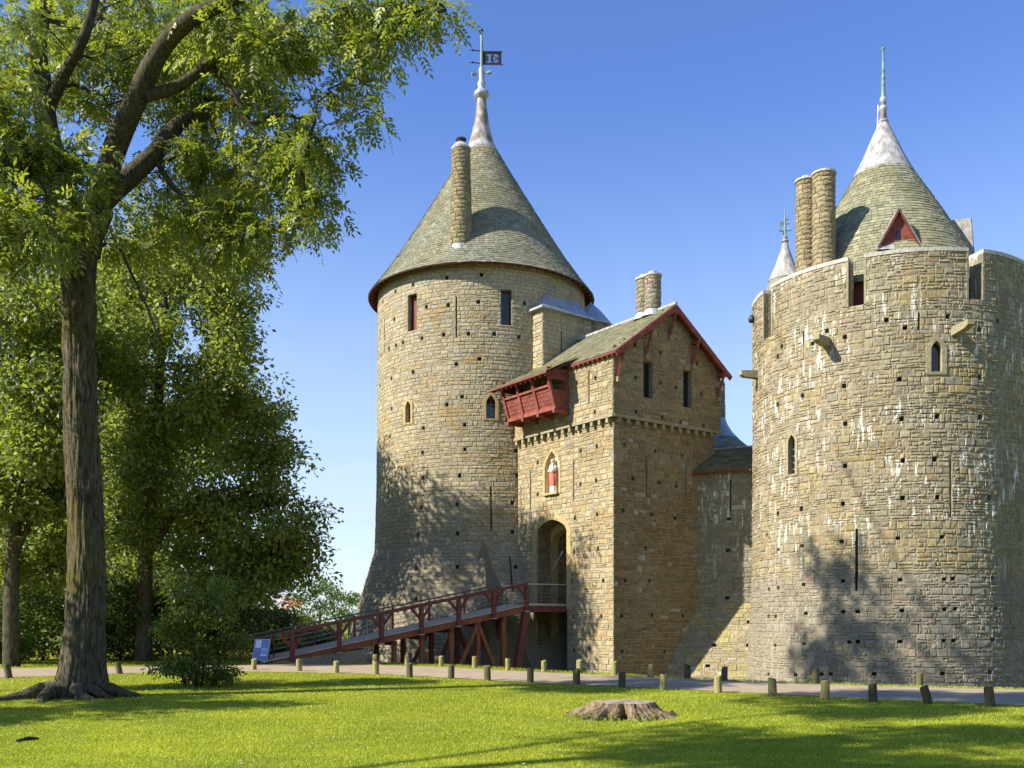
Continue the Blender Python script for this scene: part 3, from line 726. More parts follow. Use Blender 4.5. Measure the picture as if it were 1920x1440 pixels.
lr = MB(); e0 = fl - tb_ * 0.28 + nb * 0.3; e1 = fr_ + nb * 0.3; w0 = fl - tb_ * 0.28 - nb * 1.3; w1 = fr_ - nb * 1.3
def up(v, z): return Vector((v.x, v.y, z))
tp0 = LC3 + nb * 6.2 - tb_ * 0.1; tp1 = LC3 + nb * 6.2 + tb_ * 2.6
pts = [up(e0, 19.30), up(e1, 19.30), up(w0, 19.30), up(w1, 19.3), up(lerp(e0, tp0, 0.45), 19.72), up(lerp(e1, tp1, 0.45), 19.72), up(tp0, 20.85), up(tp1, 20.6), up(lerp(w0, tp0, 0.4), 19.72), up(e0, 19.42), up(e1, 19.42), up(w0, 19.42)]
lr.add(pts, [(0, 1, 10, 9), (9, 10, 5, 4), (4, 5, 7, 6), (2, 0, 9, 11), (11, 9, 4, 8), (8, 4, 6), (0, 2, 3, 1)])
part("lead_roof", lr, M['lead'], bay)
part("lead_cap", MB().lathe(TC, [(1.1, 19.35), (1.30, 19.40), (1.31, 19.5), (1.0, 19.85), (0.6, 20.35), (0.02, 20.9)], 24), M['lead'], tur, smooth=False)
finish_pieces("ltower"); finish_pieces("lslate", 0); finish_pieces("lchim", 120)

# ------------------------------------------------------------------ gatehouse
G0 = Vector((sx(1150) * 46.9, 46.9, 0)); dL = Vector((-0.587, 0.8096, 0)).normalized(); dR = Vector((dL.y, -dL.x, 0))
GA, GB = 7.9, 7.27
def G(a, b, z): p = G0 + dL * a + dR * b; return Vector((p.x, p.y, z))
gate = thing("gatehouse", "square stone gatehouse with gabled slate roof and red timber gallery between the two round towers", "gatehouse", tuple(G(4, 3.6, -3.5)))
rg = random.Random(5)
ZS, ZE, ZRI = 11.95, 15.02, 18.0; RSL = (ZRI - ZE) / (GB / 2 + 0.43)
zroof = lambda b: ZRI - RSL * abs(b - GB / 2)
gwall = part("wall", MB().add([(0, 0, -3.4), (0.01, 0, -3.4), (0, 0.01, -3.4)], [(0, 1, 2)]), M['mortar_l'], gate); gw = MB()
FL = Plane(G0, dL, -dR); FR = Plane(G0, dR, -dL)
OV = 0.22
FLu = Plane(G(-OV, -OV, 0), dL, -dR); FRu = Plane(G(-OV, -OV, 0), dR, -dL)
s4, o4x, o4y = 0.3612, 900, 780; s3, o3x, o3y = 0.28125, 900, 500
# gate opening
ud0, _ = FL.hit(1063.5, 1000); ud1, _ = FL.hit(1007, 1000); duc, dw = 0.5 * (ud0 + ud1), 0.5 * (ud1 - ud0)
_, dva = FL.hit(1036, 974); _, dvs = FL.hit(1036, 997); DECK = 2.72
gholes = arch_holes(duc, dw, -3.4, dvs, dva, 'dep', 7)
part("gate_arch", arch_surround(FL, duc, dw, DECK, dvs, dva, 0.34, 'dep', 0.05, 0.8), M['dress'], gate)
nu, nva = FL.hit(1035.5, 846); _, nv0 = FL.hit(1035.5, 924); nw = 0.5 * abs(FL.hit(1022.5, 880)[0] - FL.hit(1048.5, 880)[0])
nvs = nva - 1.35 * nw
gholes += arch_holes(nu, nw, nv0, nvs, nva)
niche = part("niche", arch_surround(FL, nu, nw, nv0, nvs, nva, 0.17, 'point', 0.05, 0.26), M['dress'], gate)
part("niche_back", arch_panel(FL, nu, nw, nv0, nvs, nva, 'point', -0.24), M['white'], niche)
part("niche_sill", MB().box(FL.P(nu, nv0 - 0.06, -0.08), dL * (nw - 0.003), dR * 0.26, (0, 0, 0.057)), M['dress'], niche)
sm = holes_from(FL, [(523, 181), (606, 158), (300, 241), (522, 355), (603, 335), (299, 407), (493, 530), (608, 511), (489, 706), (613, 690), (640, 855), (475, 857), (566, 1210), (488, 1215), (630, 1040), (484, 1042)], o4x, o4y, s4, 0.17, 0.2)
sm += [slit_from(FL, o4x + 263 * s4, o4y + 283 * s4, o4y + 488 * s4), slit_from(FL, o4x + 487 * s4, o4y + 225 * s4, o4y + 440 * s4), slit_from(FL, o4x + 214 * s4, o4y + 370 * s4, o4y + 590 * s4, 0.05)]
for h in sm: recess(gw, FL, h, 0.4)
masonry("gate", FL, layout(-0.02, GA, -3.4, ZS, (0.20, 0.34), (0.32, 0.6), gholes + sm, rg, 0.7), gw, gwall, M['stone_g'], col_gate_l, rg, gap=0.010, proud=(0.012, 0.034), rough=0.011,
        hidden=lambda x, y: (x < 1062 and y > 1100) or y > 1262 or x < 968)
sm = holes_from(FR, [(751, 148), (911, 181), (1049, 203), (793, 324), (929, 345), (1019, 363), (744, 489), (890, 511), (1013, 530), (1123, 535), (860, 685), (754, 855), (881, 855), (737, 1037), (893, 1035), (1054, 1037), (739, 1222), (960, 1222)], o4x, o4y, s4, 0.2, 0.2)
sm += [slit_from(FR, o4x + 864 * s4, o4y + 205 * s4, o4y + 425 * s4), slit_from(FR, o4x + 1069 * s4, o4y + 240 * s4, o4y + 440 * s4)]
for h in sm: recess(gw, FR, h, 0.4)
masonry("gate", FR, layout(0.0, GB, -3.4, ZS, (0.20, 0.34), (0.32, 0.62), sm, rg, 0.62), gw, gwall, M['stone_g'], col_gate_r, rg, gap=0.012, proud=(0.012, 0.042), rough=0.014,
        hidden=lambda x, y: y > 1262)
# upper storey
sm = holes_from(FLu, [(770, 742), (765, 970), (645, 775)], o3x, o3y, s3, 0.17, 0.2) + [slit_from(FLu, o3x + 727 * s3, o3y + 690 * s3, o3y + 912 * s3)]
for h in sm: recess(gw, FLu, h, 0.4)
masonry("gate", FLu, layout(0, GA + OV, ZS + 0.02, 15.08, (0.20, 0.34), (0.32, 0.6), sm, rg, 0.7), gw, gwall, M['stone_g'], col_gate_l, rg, gap=0.010, proud=(0.012, 0.034), rough=0.011, hidden=lambda x, y: x < 1072)
sm = holes_from(FRu, [(1032, 520), (1202, 572), (1040, 738), (1203, 775), (1308, 805), (1447, 645), (1477, 850), (1040, 968), (1214, 1003), (1337, 1035), (1490, 1060)], o3x, o3y, s3, 0.19, 0.2)
for h in sm: recess(gw, FRu, h, 0.4)
wa = rect_window(FRu, gate, 1206, 1223.5, 677, 746, True); wb = rect_window(FRu, gate, 1281, 1297, 694, 764, True)
for h in (wa, wb): recess(gw, FRu, h, 0.42)
masonry("gate", FRu, layout(0.0, GB + 2 * OV, ZS + 0.02, 18.0, (0.20, 0.34), (0.32, 0.62), sm + [wa, wb], rg, 0.62), gw, gwall, M['stone_g'], lambda p, rg_, a: col_gate_r(p, rg_, a), rg, gap=0.012, proud=(0.012, 0.04), rough=0.013,
        top=lambda u: zroof(u - OV) - 0.02)
# back faces and underside of the overhang
for P0, P1, zt in ((G(GA, 0, 0), G(GA, GB, 0), 15.2), (G(0, GB, 0), G(GA, GB, 0), 15.2)):
    gw.add([up(P0, -3.4), up(P1, -3.4), up(P1, zt), up(P0, zt)], [(0, 1, 2, 3)])
gw.add([G(-OV, -OV, ZS + 0.02), G(GA, -OV, ZS + 0.02), G(GA, 0.05, ZS + 0.02), G(0.05, 0.05, ZS + 0.02), G(0.05, GB + OV, ZS + 0.02), G(-OV, GB + OV, ZS + 0.02)], [(0, 1, 2, 3), (0, 3, 4, 5)])
gw.add([G(-OV, GB + OV, ZS), G(1.2, GB + OV, ZS), G(1.2, GB + OV, 15.2), G(-OV, GB + OV, 15.2)], [(0, 1, 2, 3)])
gwall.data = gw.mesh("wall", M['mortar_l'])
# string course and corbels
st = MB(); st.beam(G(-OV - 0.03, -OV - 0.03, ZS + 0.03), G(GA, -OV - 0.03, ZS + 0.03), 0.09, 0.16); st.beam(G(-OV - 0.031, -OV + 0.02, ZS + 0.031), G(-OV - 0.031, GB + OV, ZS + 0.031), 0.088, 0.158)
string = part("string_course", st, M['dress_g'], gate)
k = 0.2
while k < GA: part("corbel", MB().box(G(k, -0.13, ZS - 0.17), dL * 0.09, dR * 0.13, (0, 0, 0.115)), M['dress_g'], string); k += 0.58
k = 0.2
while k < GB: part("corbel", MB().box(G(-0.13, k, ZS - 0.17), dR * 0.09, dL * 0.13, (0, 0, 0.115)), M['dress_g'], string); k += 0.60
# gate passage
pw = MB(); PD = 4.2
passage = part("gate_passage", MB().add([(0, 0, 0), (0.01, 0, 0), (0, 0.01, 0)], [(0, 1, 2)]), M['mortar_l'], gate)
JL = Plane(G(duc + dw, 0, 0), dR, -dL); JR = Plane(G(duc - dw, PD, 0), -dR, dL)
masonry("gate", JL, layout(0.05, PD, -3.4, dva + 0.2, (0.26, 0.38), (0.45, 0.8), [], rg, 0.85), pw, passage, M['stone_g'], col_gate_r, rg, gap=0.010, proud=(0.006, 0.02), rough=0.007, hidden=lambda x, y: y > 1135 or x > 1062)
pw.add([JR.P(0, -3.4), JR.P(PD, -3.4), JR.P(PD, dva + 0.3), JR.P(0, dva + 0.3)], [(0, 1, 2, 3)])
pw.add([G(duc - dw, PD, -3.4), G(duc + dw, PD, -3.4), G(duc + dw, PD, dva + 0.3), G(duc - dw, PD, dva + 0.3)], [(0, 1, 2, 3)])
ap = arch_pts(dw, 0, dvs, dva, 'dep')[1:-1]
vv = [G(duc + x, 0.02, z) for x, z in ap] + [G(duc + x, PD, z) for x, z in ap]; n_ = len(ap)
pw.add(vv, [(i, i + 1, n_ + i + 1, n_ + i) for i in range(n_ - 1)])
passage.data = pw.mesh("gate_passage", M['mortar_l'])
IN = Plane(G(0, 0.95, 0), dL, -dR)
part("inner_arch", arch_surround(IN, duc, dw * 0.97, -3.0, dvs - 0.42, dva - 0.40, 0.45, 'dep', 0.0, 0.5), M['dress'], gate)
part("passage_floor", MB().box(G(duc, PD / 2 + 0.6, DECK - 0.12), dL * (dw - 0.02), dR * (PD / 2 - 0.62), (0, 0, 0.10)), M['grey_wood'], gate)
dr = part("door", MB().box(G(duc, PD - 0.12, DECK + 1.9), dL * (dw - 0.05), dR * 0.05, (0, 0, 1.9)), M['red_br'], gate)
for z_ in (3.4, 4.6, 5.8): part("door_strap", MB().box(G(duc, PD - 0.19, z_), dL * (dw - 0.2), dR * 0.015, (0, 0, 0.05)), M['iron'], dr)
part("drawbridge_chain", MB().tube([at(1024, 1095, 51.6), at(1055, 1034, 49.9)], 0.03, 6), M['steel'], gate)
# roof
ridge = Vector((0, 0, 1)); gro = part("roof", MB().add([G(-0.7, -0.43, ZE - 0.06), G(GA + 1.5, -0.43, ZE - 0.06), G(GA + 1.5, GB / 2, ZRI - 0.06), G(-0.7, GB / 2, ZRI - 0.06), G(GA + 1.5, GB + 0.43, ZE - 0.06), G(-0.7, GB + 0.43, ZE - 0.06)], [(0, 1, 2, 3), (3, 2, 4, 5)]), M['red_dk'], gate)
dv = (G(0, GB / 2, ZRI) - G(0, -0.43, ZE)); SLL = dv.length; dv.normalize(); nrm = dv.cross(dL); nrm = nrm if nrm.z > 0 else -nrm
SL = Slope(G(-0.7, -0.43, ZE), dL, dv, nrm)
slates_slope("gslate", SL, GA + 2.0, SLL, gro, M['slate'], slate_col((0.215, 0.205, 0.125)), rg, 0.2, 0.3)
dv2 = (G(0, GB / 2, ZRI) - G(0, GB + 0.43, ZE)).normalized(); nr2 = dv2.cross(dL); nr2 = nr2 if nr2.z > 0 else -nr2
slates_slope("gslate", Slope(G(-0.7, GB + 0.43, ZE), dL, dv2, nr2), GA + 1.5, SLL, gro, M['slate'], slate_col((0.215, 0.205, 0.125)), rg, 0.2, 0.3, vis=False)
part("ridge_capping", MB().tube([G(-0.72, GB / 2, ZRI + 0.03), G(GA + 1.4, GB / 2, ZRI + 0.03)], 0.10, 8), M['lead_w'], gro)
# bargeboards, gable brackets, rafter ends
for b0, b1 in ((-0.47, GB / 2 + 0.02), (GB + 0.47, GB / 2 - 0.02)):
    z0 = ZRI - RSL * (abs(b0 - GB / 2))
    part("bargeboard", MB().beam(G(-0.72, b0, z0 - 0.17), G(-0.72, b1, ZRI - 0.17), 0.09, 0.26), M['red'], gro)
for b_ in (0.04, 1.95, GB / 2, 5.3, GB - 0.04):
    zz = zroof(b_) - 0.28
    br = part("gable_bracket", MB().beam(G(0.0, b_, zz - 0.12), G(-0.74, b_, zz - 0.12), 0.15, 0.17), M['red'], gro)
    part("brace", MB().beam(G(-OV - 0.02, b_, zz - 1.25), G(-0.66, b_, zz - 0.2), 0.13, 0.14, (0, 1, 0)), M['red'], br)
    part("brace_corbel", MB().box(G(-OV - 0.09, b_, zz - 1.36), dR * 0.1, dL * 0.1, (0, 0, 0.12)), M['dress_g'], br)
k = -0.35
while k < 2.9: part("rafter_end", MB().beam(G(k, 0.0, ZE + 0.12), G(k, -0.42, ZE - 0.17), 0.11, 0.13), M['red'], gro); k += 0.36
part("eave_board", MB().beam(G(-0.7, -0.42, ZE - 0.07), G(2.95, -0.42, ZE - 0.07), 0.05, 0.1), M['red_dk'], gro)
for a_, dz, r_ in ((0.98, 0.0, 0.42), (1.66, 0.03, 0.38)):
    c_ = G(a_, GB / 2, 0); ch = round_chimney("gchim", gate, (c_.x, c_.y), 17.4, 19.86 + dz, r_ + 0.02, r_, M['stone_g'], 'mortar_r', lambda p, rg_, a: tuple(x * rg_.uniform(0.8, 1.15) for x in (0.32, 0.29, 0.215)), rg, cap=None, pot=False)
    part('chimney_cap', MB().lathe((c_.x, c_.y), [(r_, 19.84 + dz), (r_ + 0.06, 19.86 + dz), (r_ + 0.06, 19.95 + dz), (0.22, 20.02 + dz), (0.22, 20.12 + dz), (0.15, 20.12 + dz), (0.15, 19.98 + dz)], 16), M['coping'], ch)
    part("lead_flashing", MB().lathe((c_.x, c_.y), [(r_ + 0.18, 17.75), (r_ + 0.1, 17.95), (r_ + 0.03, 18.1)], 18), M['lead'], ch)
# timber gallery (hoarding) on the entrance side
hoard = part("timber_gallery", MB().add([(0, 0, 12), (0.01, 0, 12), (0, 0.01, 12)], [(0, 1, 2)]), M['red'], gate)
HA0, HA1, QB, QT, ZB_, ZT_ = 3.15, 7.15, 1.12, 1.68, 12.80, 14.55
def HQ(a, t, inset=0.0):        # front plane: t 0 bottom .. 1 top
    return G(a, -(lerp(QB, QT, t) - inset), lerp(ZB_, ZT_, t))
hb = MB(); hb.beam(HQ(HA0, 0.01), HQ(HA1, 0.01), 0.17, 0.18); hoard.data = hb.mesh("timber_gallery", M['red'])
fn = (HQ(0, 1) - HQ(0, 0)).normalized()
nb3 = 3; BW = (HA1 - HA0) / nb3
for i in range(nb3 + 1):
    a_ = HA0 + i * BW; part("post", MB().beam(HQ(a_, -0.06), HQ(a_, 1.0), 0.15, 0.16, dL), M['red'], hoard)
for i in range(nb3):
    for j in range(5):
        t0, t1 = 0.04 + j * 0.115, 0.04 + (j + 1) * 0.115 - 0.012
        c_ = (HQ(HA0 + (i + 0.5) * BW, (t0 + t1) / 2, 0.03))
        part("board", MB().box(c_, dL * (BW / 2 - 0.07), fn * ((t1 - t0) / 2 * (HQ(0, 1) - HQ(0, 0)).length), fn.cross(dL) * 0.022), M['red'], hoard)
part("rail", MB().beam(HQ(HA0 - 0.04, 0.635), HQ(HA1 + 0.04, 0.635), 0.12, 0.11), M['red'], hoard)
part("top_plate", MB().beam(HQ(HA0 - 0.08, 0.985), HQ(HA1 + 0.08, 0.985), 0.16, 0.15), M['red'], hoard)
for a_, s_ in ((HA0, -1), (HA1, 1)):                               # boarded ends with a slot
    for t0, t1 in ((0.0, 0.14), (0.14, 0.28), (0.28, 0.42), (0.42, 0.55), (0.84, 1.0), (1.0, 1.18)):
        q0, q1 = lerp(QB, QT, t0), lerp(QB, QT, min(1, t1)); z0, z1 = lerp(ZB_, ZT_, t0), lerp(ZB_, ZT_, t1) - 0.008
        part("board", MB().poly([G(a_, -0.2, z0), G(a_, -q0, z0), G(a_, -q1, z1), G(a_, -0.2, z1)], 0.05, dL * (-s_)), M['red'], hoard)
    part("board", MB().poly([G(a_, -0.2, lerp(ZB_, ZT_, .55)), G(a_, -0.5, lerp(ZB_, ZT_, .55)), G(a_, -0.5, lerp(ZB_, ZT_, .84)), G(a_, -0.2, lerp(ZB_, ZT_, .84))], 0.05, dL * (-s_)), M['red'], hoard)
part("floor", MB().box(G((HA0 + HA1) / 2, -(QB + 0.2) / 2, ZB_ - 0.02), dL * (HA1 - HA0) * 0.495, dR * ((QB - 0.26) / 2), (0, 0, 0.04)), M['red_dk'], hoard)
for i in range(nb3 + 1):
    a_ = HA0 + i * BW; part("joist", MB().beam(G(a_, 0.0, ZB_ - 0.14), G(a_, -QB - 0.14, ZB_ - 0.14), 0.16, 0.2), M['red'], hoard)
qe = 1.98; ze = 14.48; hv = (G(0, 0.25, 15.62) - G(0, -qe, ze)); HL = hv.length; hv.normalize(); hn = hv.cross(dL); hn = hn if hn.z > 0 else -hn
gr2 = part("gallery_roof", MB().poly([G(2.82, -qe, ze - 0.07), G(7.75, -qe, ze - 0.07), G(7.75, 0.25, 15.55), G(2.82, 0.25, 15.55)], 0.06, -hn), M['red_dk'], gate)
slates_slope("gslate", Slope(G(2.80, -qe - 0.03, ze), dL, hv, hn), 5.0, HL, gr2, M['slate'], slate_col((0.225, 0.215, 0.135)), rg, 0.2, 0.3)
part("eave_board", MB().beam(G(2.8, -qe, ze - 0.04), G(7.78, -qe, ze - 0.04), 0.06, 0.09), M['red_dk'], gr2)
k = 3.0
while k < 7.7: part("rafter_end", MB().beam(G(k, -1.2, lerp(ze, 15.55, .35) - 0.2), G(k, -qe + 0.05, ze - 0.14), 0.1, 0.11), M['red_dk'], gr2); k += 0.42
finish_pieces("gate"); finish_pieces("gslate", 300); finish_pieces("gchim", 100)

# stepped lead flashing where the roof meets the tower
# ------------------------------------------------------------------ statue in the niche
stt = thing("statue", "painted statue of a robed woman holding a child, in the white niche above the gate", "statue", tuple(FL.P(nu, nv0, -0.05)))
def robe(prof, cx_, cy_, sq=0.72, n=20, folds=0.10):
    m = MB(); v = []; o_ = FL.P(nu, 0, -0.05)
    for r_, z_, ox_ in prof:
        for k in range(n):
            t_ = 2 * PI * k / n; rr = r_ * (1 + folds * math.sin(5 * t_ + z_ * 3))
            p = o_ + dL * (rr * math.cos(t_) + ox_ + cx_) - dR * (rr * sq * math.sin(t_) + cy_); v.append((p.x, p.y, z_))
    f = [(i * n + k, i * n + (k + 1) % n, (i + 1) * n + (k + 1) % n, (i + 1) * n + k) for i in range(len(prof) - 1) for k in range(n)]
    f.append(tuple(range(len(v) - n, len(v)))); return m.add(v, f)
hs = nv0; SH = (nva - nv0) * 0.82
part("body", robe([(0.19, hs + 0.0, 0), (0.21, hs + 0.1 * SH, 0), (0.20, hs + 0.3 * SH, -0.02), (0.22, hs + 0.5 * SH, -0.03), (0.19, hs + 0.62 * SH, 0), (0.23, hs + 0.74 * SH, 0.01), (0.20, hs + 0.81 * SH, 0.01), (0.075, hs + 0.85 * SH, 0.01), (0.07, hs + 0.88 * SH, 0.01)], 0, 0), M['gown'], stt, smooth=True)
part("mantle", robe([(0.20, hs + 0.20 * SH, -0.03), (0.24, hs + 0.26 * SH, -0.03), (0.235, hs + 0.40 * SH, -0.02), (0.25, hs + 0.52 * SH, -0.02), (0.215, hs + 0.60 * SH, 0.0), (0.19, hs + 0.63 * SH, 0.0)], 0, 0.01, folds=0.14), M['robe'], stt, smooth=True)
hd = robe([(0.03, hs + 0.86 * SH, 0), (0.09, hs + 0.88 * SH, 0), (0.105, hs + 0.92 * SH, 0), (0.095, hs + 0.965 * SH, 0), (0.04, hs + 0.995 * SH, 0)], 0.01, 0.03, 1.0, 14, 0); part("head", hd, M['skin'], stt, smooth=True)
part("veil", robe([(0.15, hs + 0.78 * SH, 0), (0.14, hs + 0.88 * SH, 0), (0.135, hs + 0.95 * SH, 0), (0.09, hs + 1.0 * SH, 0), (0.03, hs + 1.02 * SH, 0)], 0.01, -0.03, 0.9, 14, 0.05), M['gold'], stt, smooth=True)
part("child", robe([(0.05, hs + 0.60 * SH, 0), (0.10, hs + 0.64 * SH, 0), (0.095, hs + 0.72 * SH, 0), (0.06, hs + 0.77 * SH, 0), (0.045, hs + 0.785 * SH, 0), (0.068, hs + 0.81 * SH, 0), (0.062, hs + 0.84 * SH, 0), (0.02, hs + 0.86 * SH, 0)], -0.13, 0.13, 0.9, 12, 0.04), M['gown'], stt, smooth=True)
o_ = FL.P(nu, 0, -0.05)
for s_ in (-1, 1):
    p0 = o_ + dL * (s_ * 0.20) + Vector((0, 0, hs + 0.78 * SH)); p1 = o_ + dL * (s_ * 0.22) - dR * 0.10 + Vector((0, 0, hs + 0.64 * SH)); p2 = o_ + dL * (-0.10 + s_ * 0.05) - dR * 0.22 + Vector((0, 0, hs + 0.62 * SH))
    part("sleeve", MB().tube([p0, p1, p2], [0.07, 0.07, 0.045], 8), M['gown'], stt, smooth=True)
#SPLIT2
# ------------------------------------------------------------------ right round tower
RC = (18.03, 46.06); RR = 6.2; rg = random.Random(33)
rtower = thing("round_tower", "lime-streaked round tower with battlements and twin chimneys at the right", "tower", (RC[0], RC[1], -3.5))
RS = Cyl(RC, [(RR * 1.10, -4.0), (RR * 1.048, -1.0), (RR * 1.004, 4.0), (RR, 9.0), (RR * 1.004, 18.0), (RR * 1.004, 30)], R(-215), RR)
rwall = part("wall", MB().add([(18, 46, -3.4), (18.01, 46, -3.4), (18, 46.01, -3.4)], [(0, 1, 2)]), M['mortar_r'], rtower); rw = MB()
RU1 = R(208) * RR
_, ZTOP = RS.hit(1769, 470); ZTOP = round(ZTOP, 2)
crn = []
for p0, p1, yb in ((1432.5, 1446.5, 632), (1591, 1620, 573), (1815.5, 1842, 561)):
    u0, _ = RS.hit(p0, 520); u1, _ = RS.hit(p1, 520); _, zb = RS.hit((p0 + p1) / 2, yb); crn.append((u0, u1, zb))
crn_z = sum(c[2] for c in crn[1:]) / 2
s6, o6x, o6y = 0.30560, 1380, 560; s7, o7x, o7y = 0.35417, 1240, 900
H = holes_from(RS, [(465, 43), (557, 197), (470, 275), (281, 293), (256, 357), (241, 145), (667, 235), (662, 535), (408, 595), (257, 650), (1004, 493), (923, 130), (1038, 178), (1301, 109), (1493, 190), (1380, 182), (1606, 137), (1016, 738), (1236, 722), (1498, 727), (670, 767), (1495, 482), (668, 1025), (1023, 993), (1220, 985), (1023, 1223), (1237, 1218), (655, 1258), (401, 1290), (257, 1318), (1553, 1220)], o6x, o6y, s6, 0.19, 0.20)
H += holes_from(RS, [(559, 291), (745, 349), (620, 368), (954, 325), (1252, 308), (1487, 302), (753, 553), (619, 569), (570, 580), (1265, 528), (1500, 525), (1545, 523), (1751, 521), (961, 535), (765, 706), (605, 722), (567, 722), (963, 698), (1040, 697), (1273, 692), (1500, 685), (1557, 682), (1770, 682), (755, 867), (603, 875), (995, 858), (1040, 857), (1265, 855), (1497, 851), (1548, 850), (1753, 846), (710, 1032), (848, 1028), (896, 1027), (1127, 1027), (1490, 1025), (1740, 1018), (568, 1028)], o7x, o7y, s7, 0.19, 0.15)
H += [slit_from(RS, 1506, 569, 649, 0.07), slit_from(RS, 1723, 526, 619, 0.08), slit_from(RS, 1782, 859, 971, 0.08), slit_from(RS, 1606, 991, 1108, 0.11)]
for h in H: recess(rw, RS, h, 0.45)
H += lancet(RS, rtower, 1485.5, 815, 889, 0.20, 0.15, True, 'dress_g') + lancet(RS, rtower, 1755.5, 639, 697, 0.22, 0.2, False, 'dress_g')
H += [(u0, u1, zb, ZTOP + 1) for u0, u1, zb in crn]
cells = layout(0, RU1, -3.4, ZTOP, (0.20, 0.38), (0.24, 0.52), H, rg, 0.46)
masonry("rtower", RS, cells, rw, rwall, M['stone_r'], col_right, rg, gap=0.008, proud=(0.006, 0.038), rough=0.016, hidden=lambda x, y: y > 1278)
rw.lathe(RC, [(RS.r(z), z) for z in (-3.4, 4, 9, ZTOP)], 40, None, R(-7), R(145))
# parapet thickness: merlon backs, crenel cheeks, wall walk
mer = [(0.0, crn[0][0]), (crn[0][1], crn[1][0]), (crn[1][1], crn[2][0]), (crn[2][1], RU1)]
for a, b in mer:
    t0, t1 = RS.t0 + a / RR, RS.t0 + b / RR
    rw.arc(RC, RR - 0.72, RR * 1.004 - 0.01, crn_z - 0.6, ZTOP - 0.005, t0, t1, 20)
for u0, u1, zb in crn: rw.arc(RC, RR - 0.72, RR * 1.004 - 0.005, zb - 0.8, zb - 0.002, RS.t0 + u0 / RR - 0.004, RS.t0 + u1 / RR + 0.004, 4)
rw.lathe(RC, [(RR - 0.70, crn_z - 1.2), (0.1, crn_z - 1.2)], 40)
rwall.data = rw.mesh("wall", M['mortar_r'])
for a, b in mer:                                                     # coping stones
    n = max(1, int((b - a) / 1.15))
    for k in range(n):
        t0, t1 = RS.t0 + lerp(a, b, k / n) / RR + 0.001, RS.t0 + lerp(a, b, (k + 1) / n) / RR - 0.002
        part("coping_stone", MB().arc(RC, RR - 0.78, RR + 0.07, ZTOP - 0.01, ZTOP + 0.15 + rg.uniform(-0.008, 0.008), t0, t1, 4), M['coping'], rwall)
for u0, u1, zb in crn:
    for uu, s_ in ((u0, -1), (u1, 1)):                               # dressed crenel edges
        part("crenel_jamb", MB().arc(RC, RR - 0.2, RR + 0.05, zb, ZTOP - 0.012, RS.t0 + min(uu, uu + s_ * 0.1) / RR, RS.t0 + max(uu, uu + s_ * 0.1) / RR, 1), M['dress_g'], rwall)
# stone spouts
for px, py, ln, dr_ in ((1551, 643, 1.05, None), (1790, 622, 1.25, None), (1420, 703, 0.9, Vector((-1, -0.25, 0)))):
    u, v = RS.hit(px, py); p = RS.P(u, v); d = (RS.P(u, v, 1) - p) if dr_ is None else dr_.normalized(); sd = Vector((-d.y, d.x, 0))
    m = MB()
    def ring(q, w, h): return [q - sd * w - Vector((0, 0, h)), q + sd * w - Vector((0, 0, h)), q + sd * w + Vector((0, 0, h)), q - sd * w + Vector((0, 0, h))]
    vv = ring(p - d * 0.2, 0.17, 0.19) + ring(p + d * ln * 0.8, 0.15, 0.15) + ring(p + d * ln + Vector((0, 0, 0.04)), 0.14, 0.10)
    m.add(vv, [(0, 1, 5, 4), (1, 2, 6, 5), (2, 3, 7, 6), (3, 0, 4, 7), (4, 5, 9, 8), (5, 6, 10, 9), (6, 7, 11, 10), (7, 4, 8, 11), (8, 9, 10, 11)])
    part("stone_spout", m, M['dress_g'], rtower)
u, v = RS.hit(1414, 598); p = RS.P(u, v); part("lamp_housing", MB().lathe((p.x - 0.1, p.y), [(0.02, v - 0.2), (0.16, v - 0.15), (0.18, v), (0.1, v + 0.17), (0.02, v + 0.2)], 12), M['iron'], rtower, smooth=True)
# roof
RA = (sx(1656) * 46.06, 46.06)
RPROF = [(5.10, 16.75), (4.35, 18.1), (3.35, 19.9), (2.5, 21.4), (1.30, 23.45)]
rroof = part("roof", MB().lathe(RA, RPROF + [(0.02, 23.5)], 56, (0.2, 0.2, 0.15)), M['slate'], rtower, smooth=True)
slates_cone("rslate", RA, RPROF, rroof, M['slate'], slate_col((0.245, 0.238, 0.150), 0.2), rg, 0.18, 0.29)
part("drum", MB().lathe(RA, [(4.8, 14.5), (4.8, 16.95)], 40), M['red_dk'], rroof)
rz = lambda y: CAMZ + (HOR - y) * 46.06 / F_PX
rsp = part("spire", MB().lathe(RA, [(1.42, 23.28), (1.28, 23.62), (0.98, 24.2), (0.66, 24.95), (0.36, 25.6), (0.19, 26.0)], 24), M['lead_w'], rtower, smooth=True)
for y0, r_ in ((229, 0.27), (204, 0.20), (188, 0.17)):
    part("moulded_ring", MB().lathe(RA, [(0.13, rz(y0 + 5)), (r_, rz(y0 + 1)), (r_, rz(y0 - 1.5)), (0.13, rz(y0 - 5))], 16), M['lead'], rsp, smooth=True)
part("finial_shaft", MB().lathe(RA, [(0.2, 25.95), (0.15, rz(215)), (0.11, rz(185))], 12), M['lead_b'], rsp, smooth=True)
cp = MB(); prof = [(0.11, rz(186)), (0.13, rz(182)), (0.10, rz(178)), (0.09, rz(160)), (0.12, rz(158)), (0.085, rz(155)), (0.08, rz(148)), (0.11, rz(146)), (0.075, rz(144)), (0.07, rz(134)), (0.1, rz(132.5)), (0.06, rz(131)), (0.045, rz(94)), (0.09, rz(92)), (0.09, rz(90)), (0.02, rz(88.5))]
part("copper_finial", cp.lathe(RA, prof, 12), M['copper'], rsp, smooth=True)
part("lightning_rod", MB().tube([(RA[0] - 0.42, RA[1] - 0.3, rz(262)), (RA[0] - 0.36, RA[1] - 0.3, rz(203))], 0.012, 5), M['steel'], rsp)
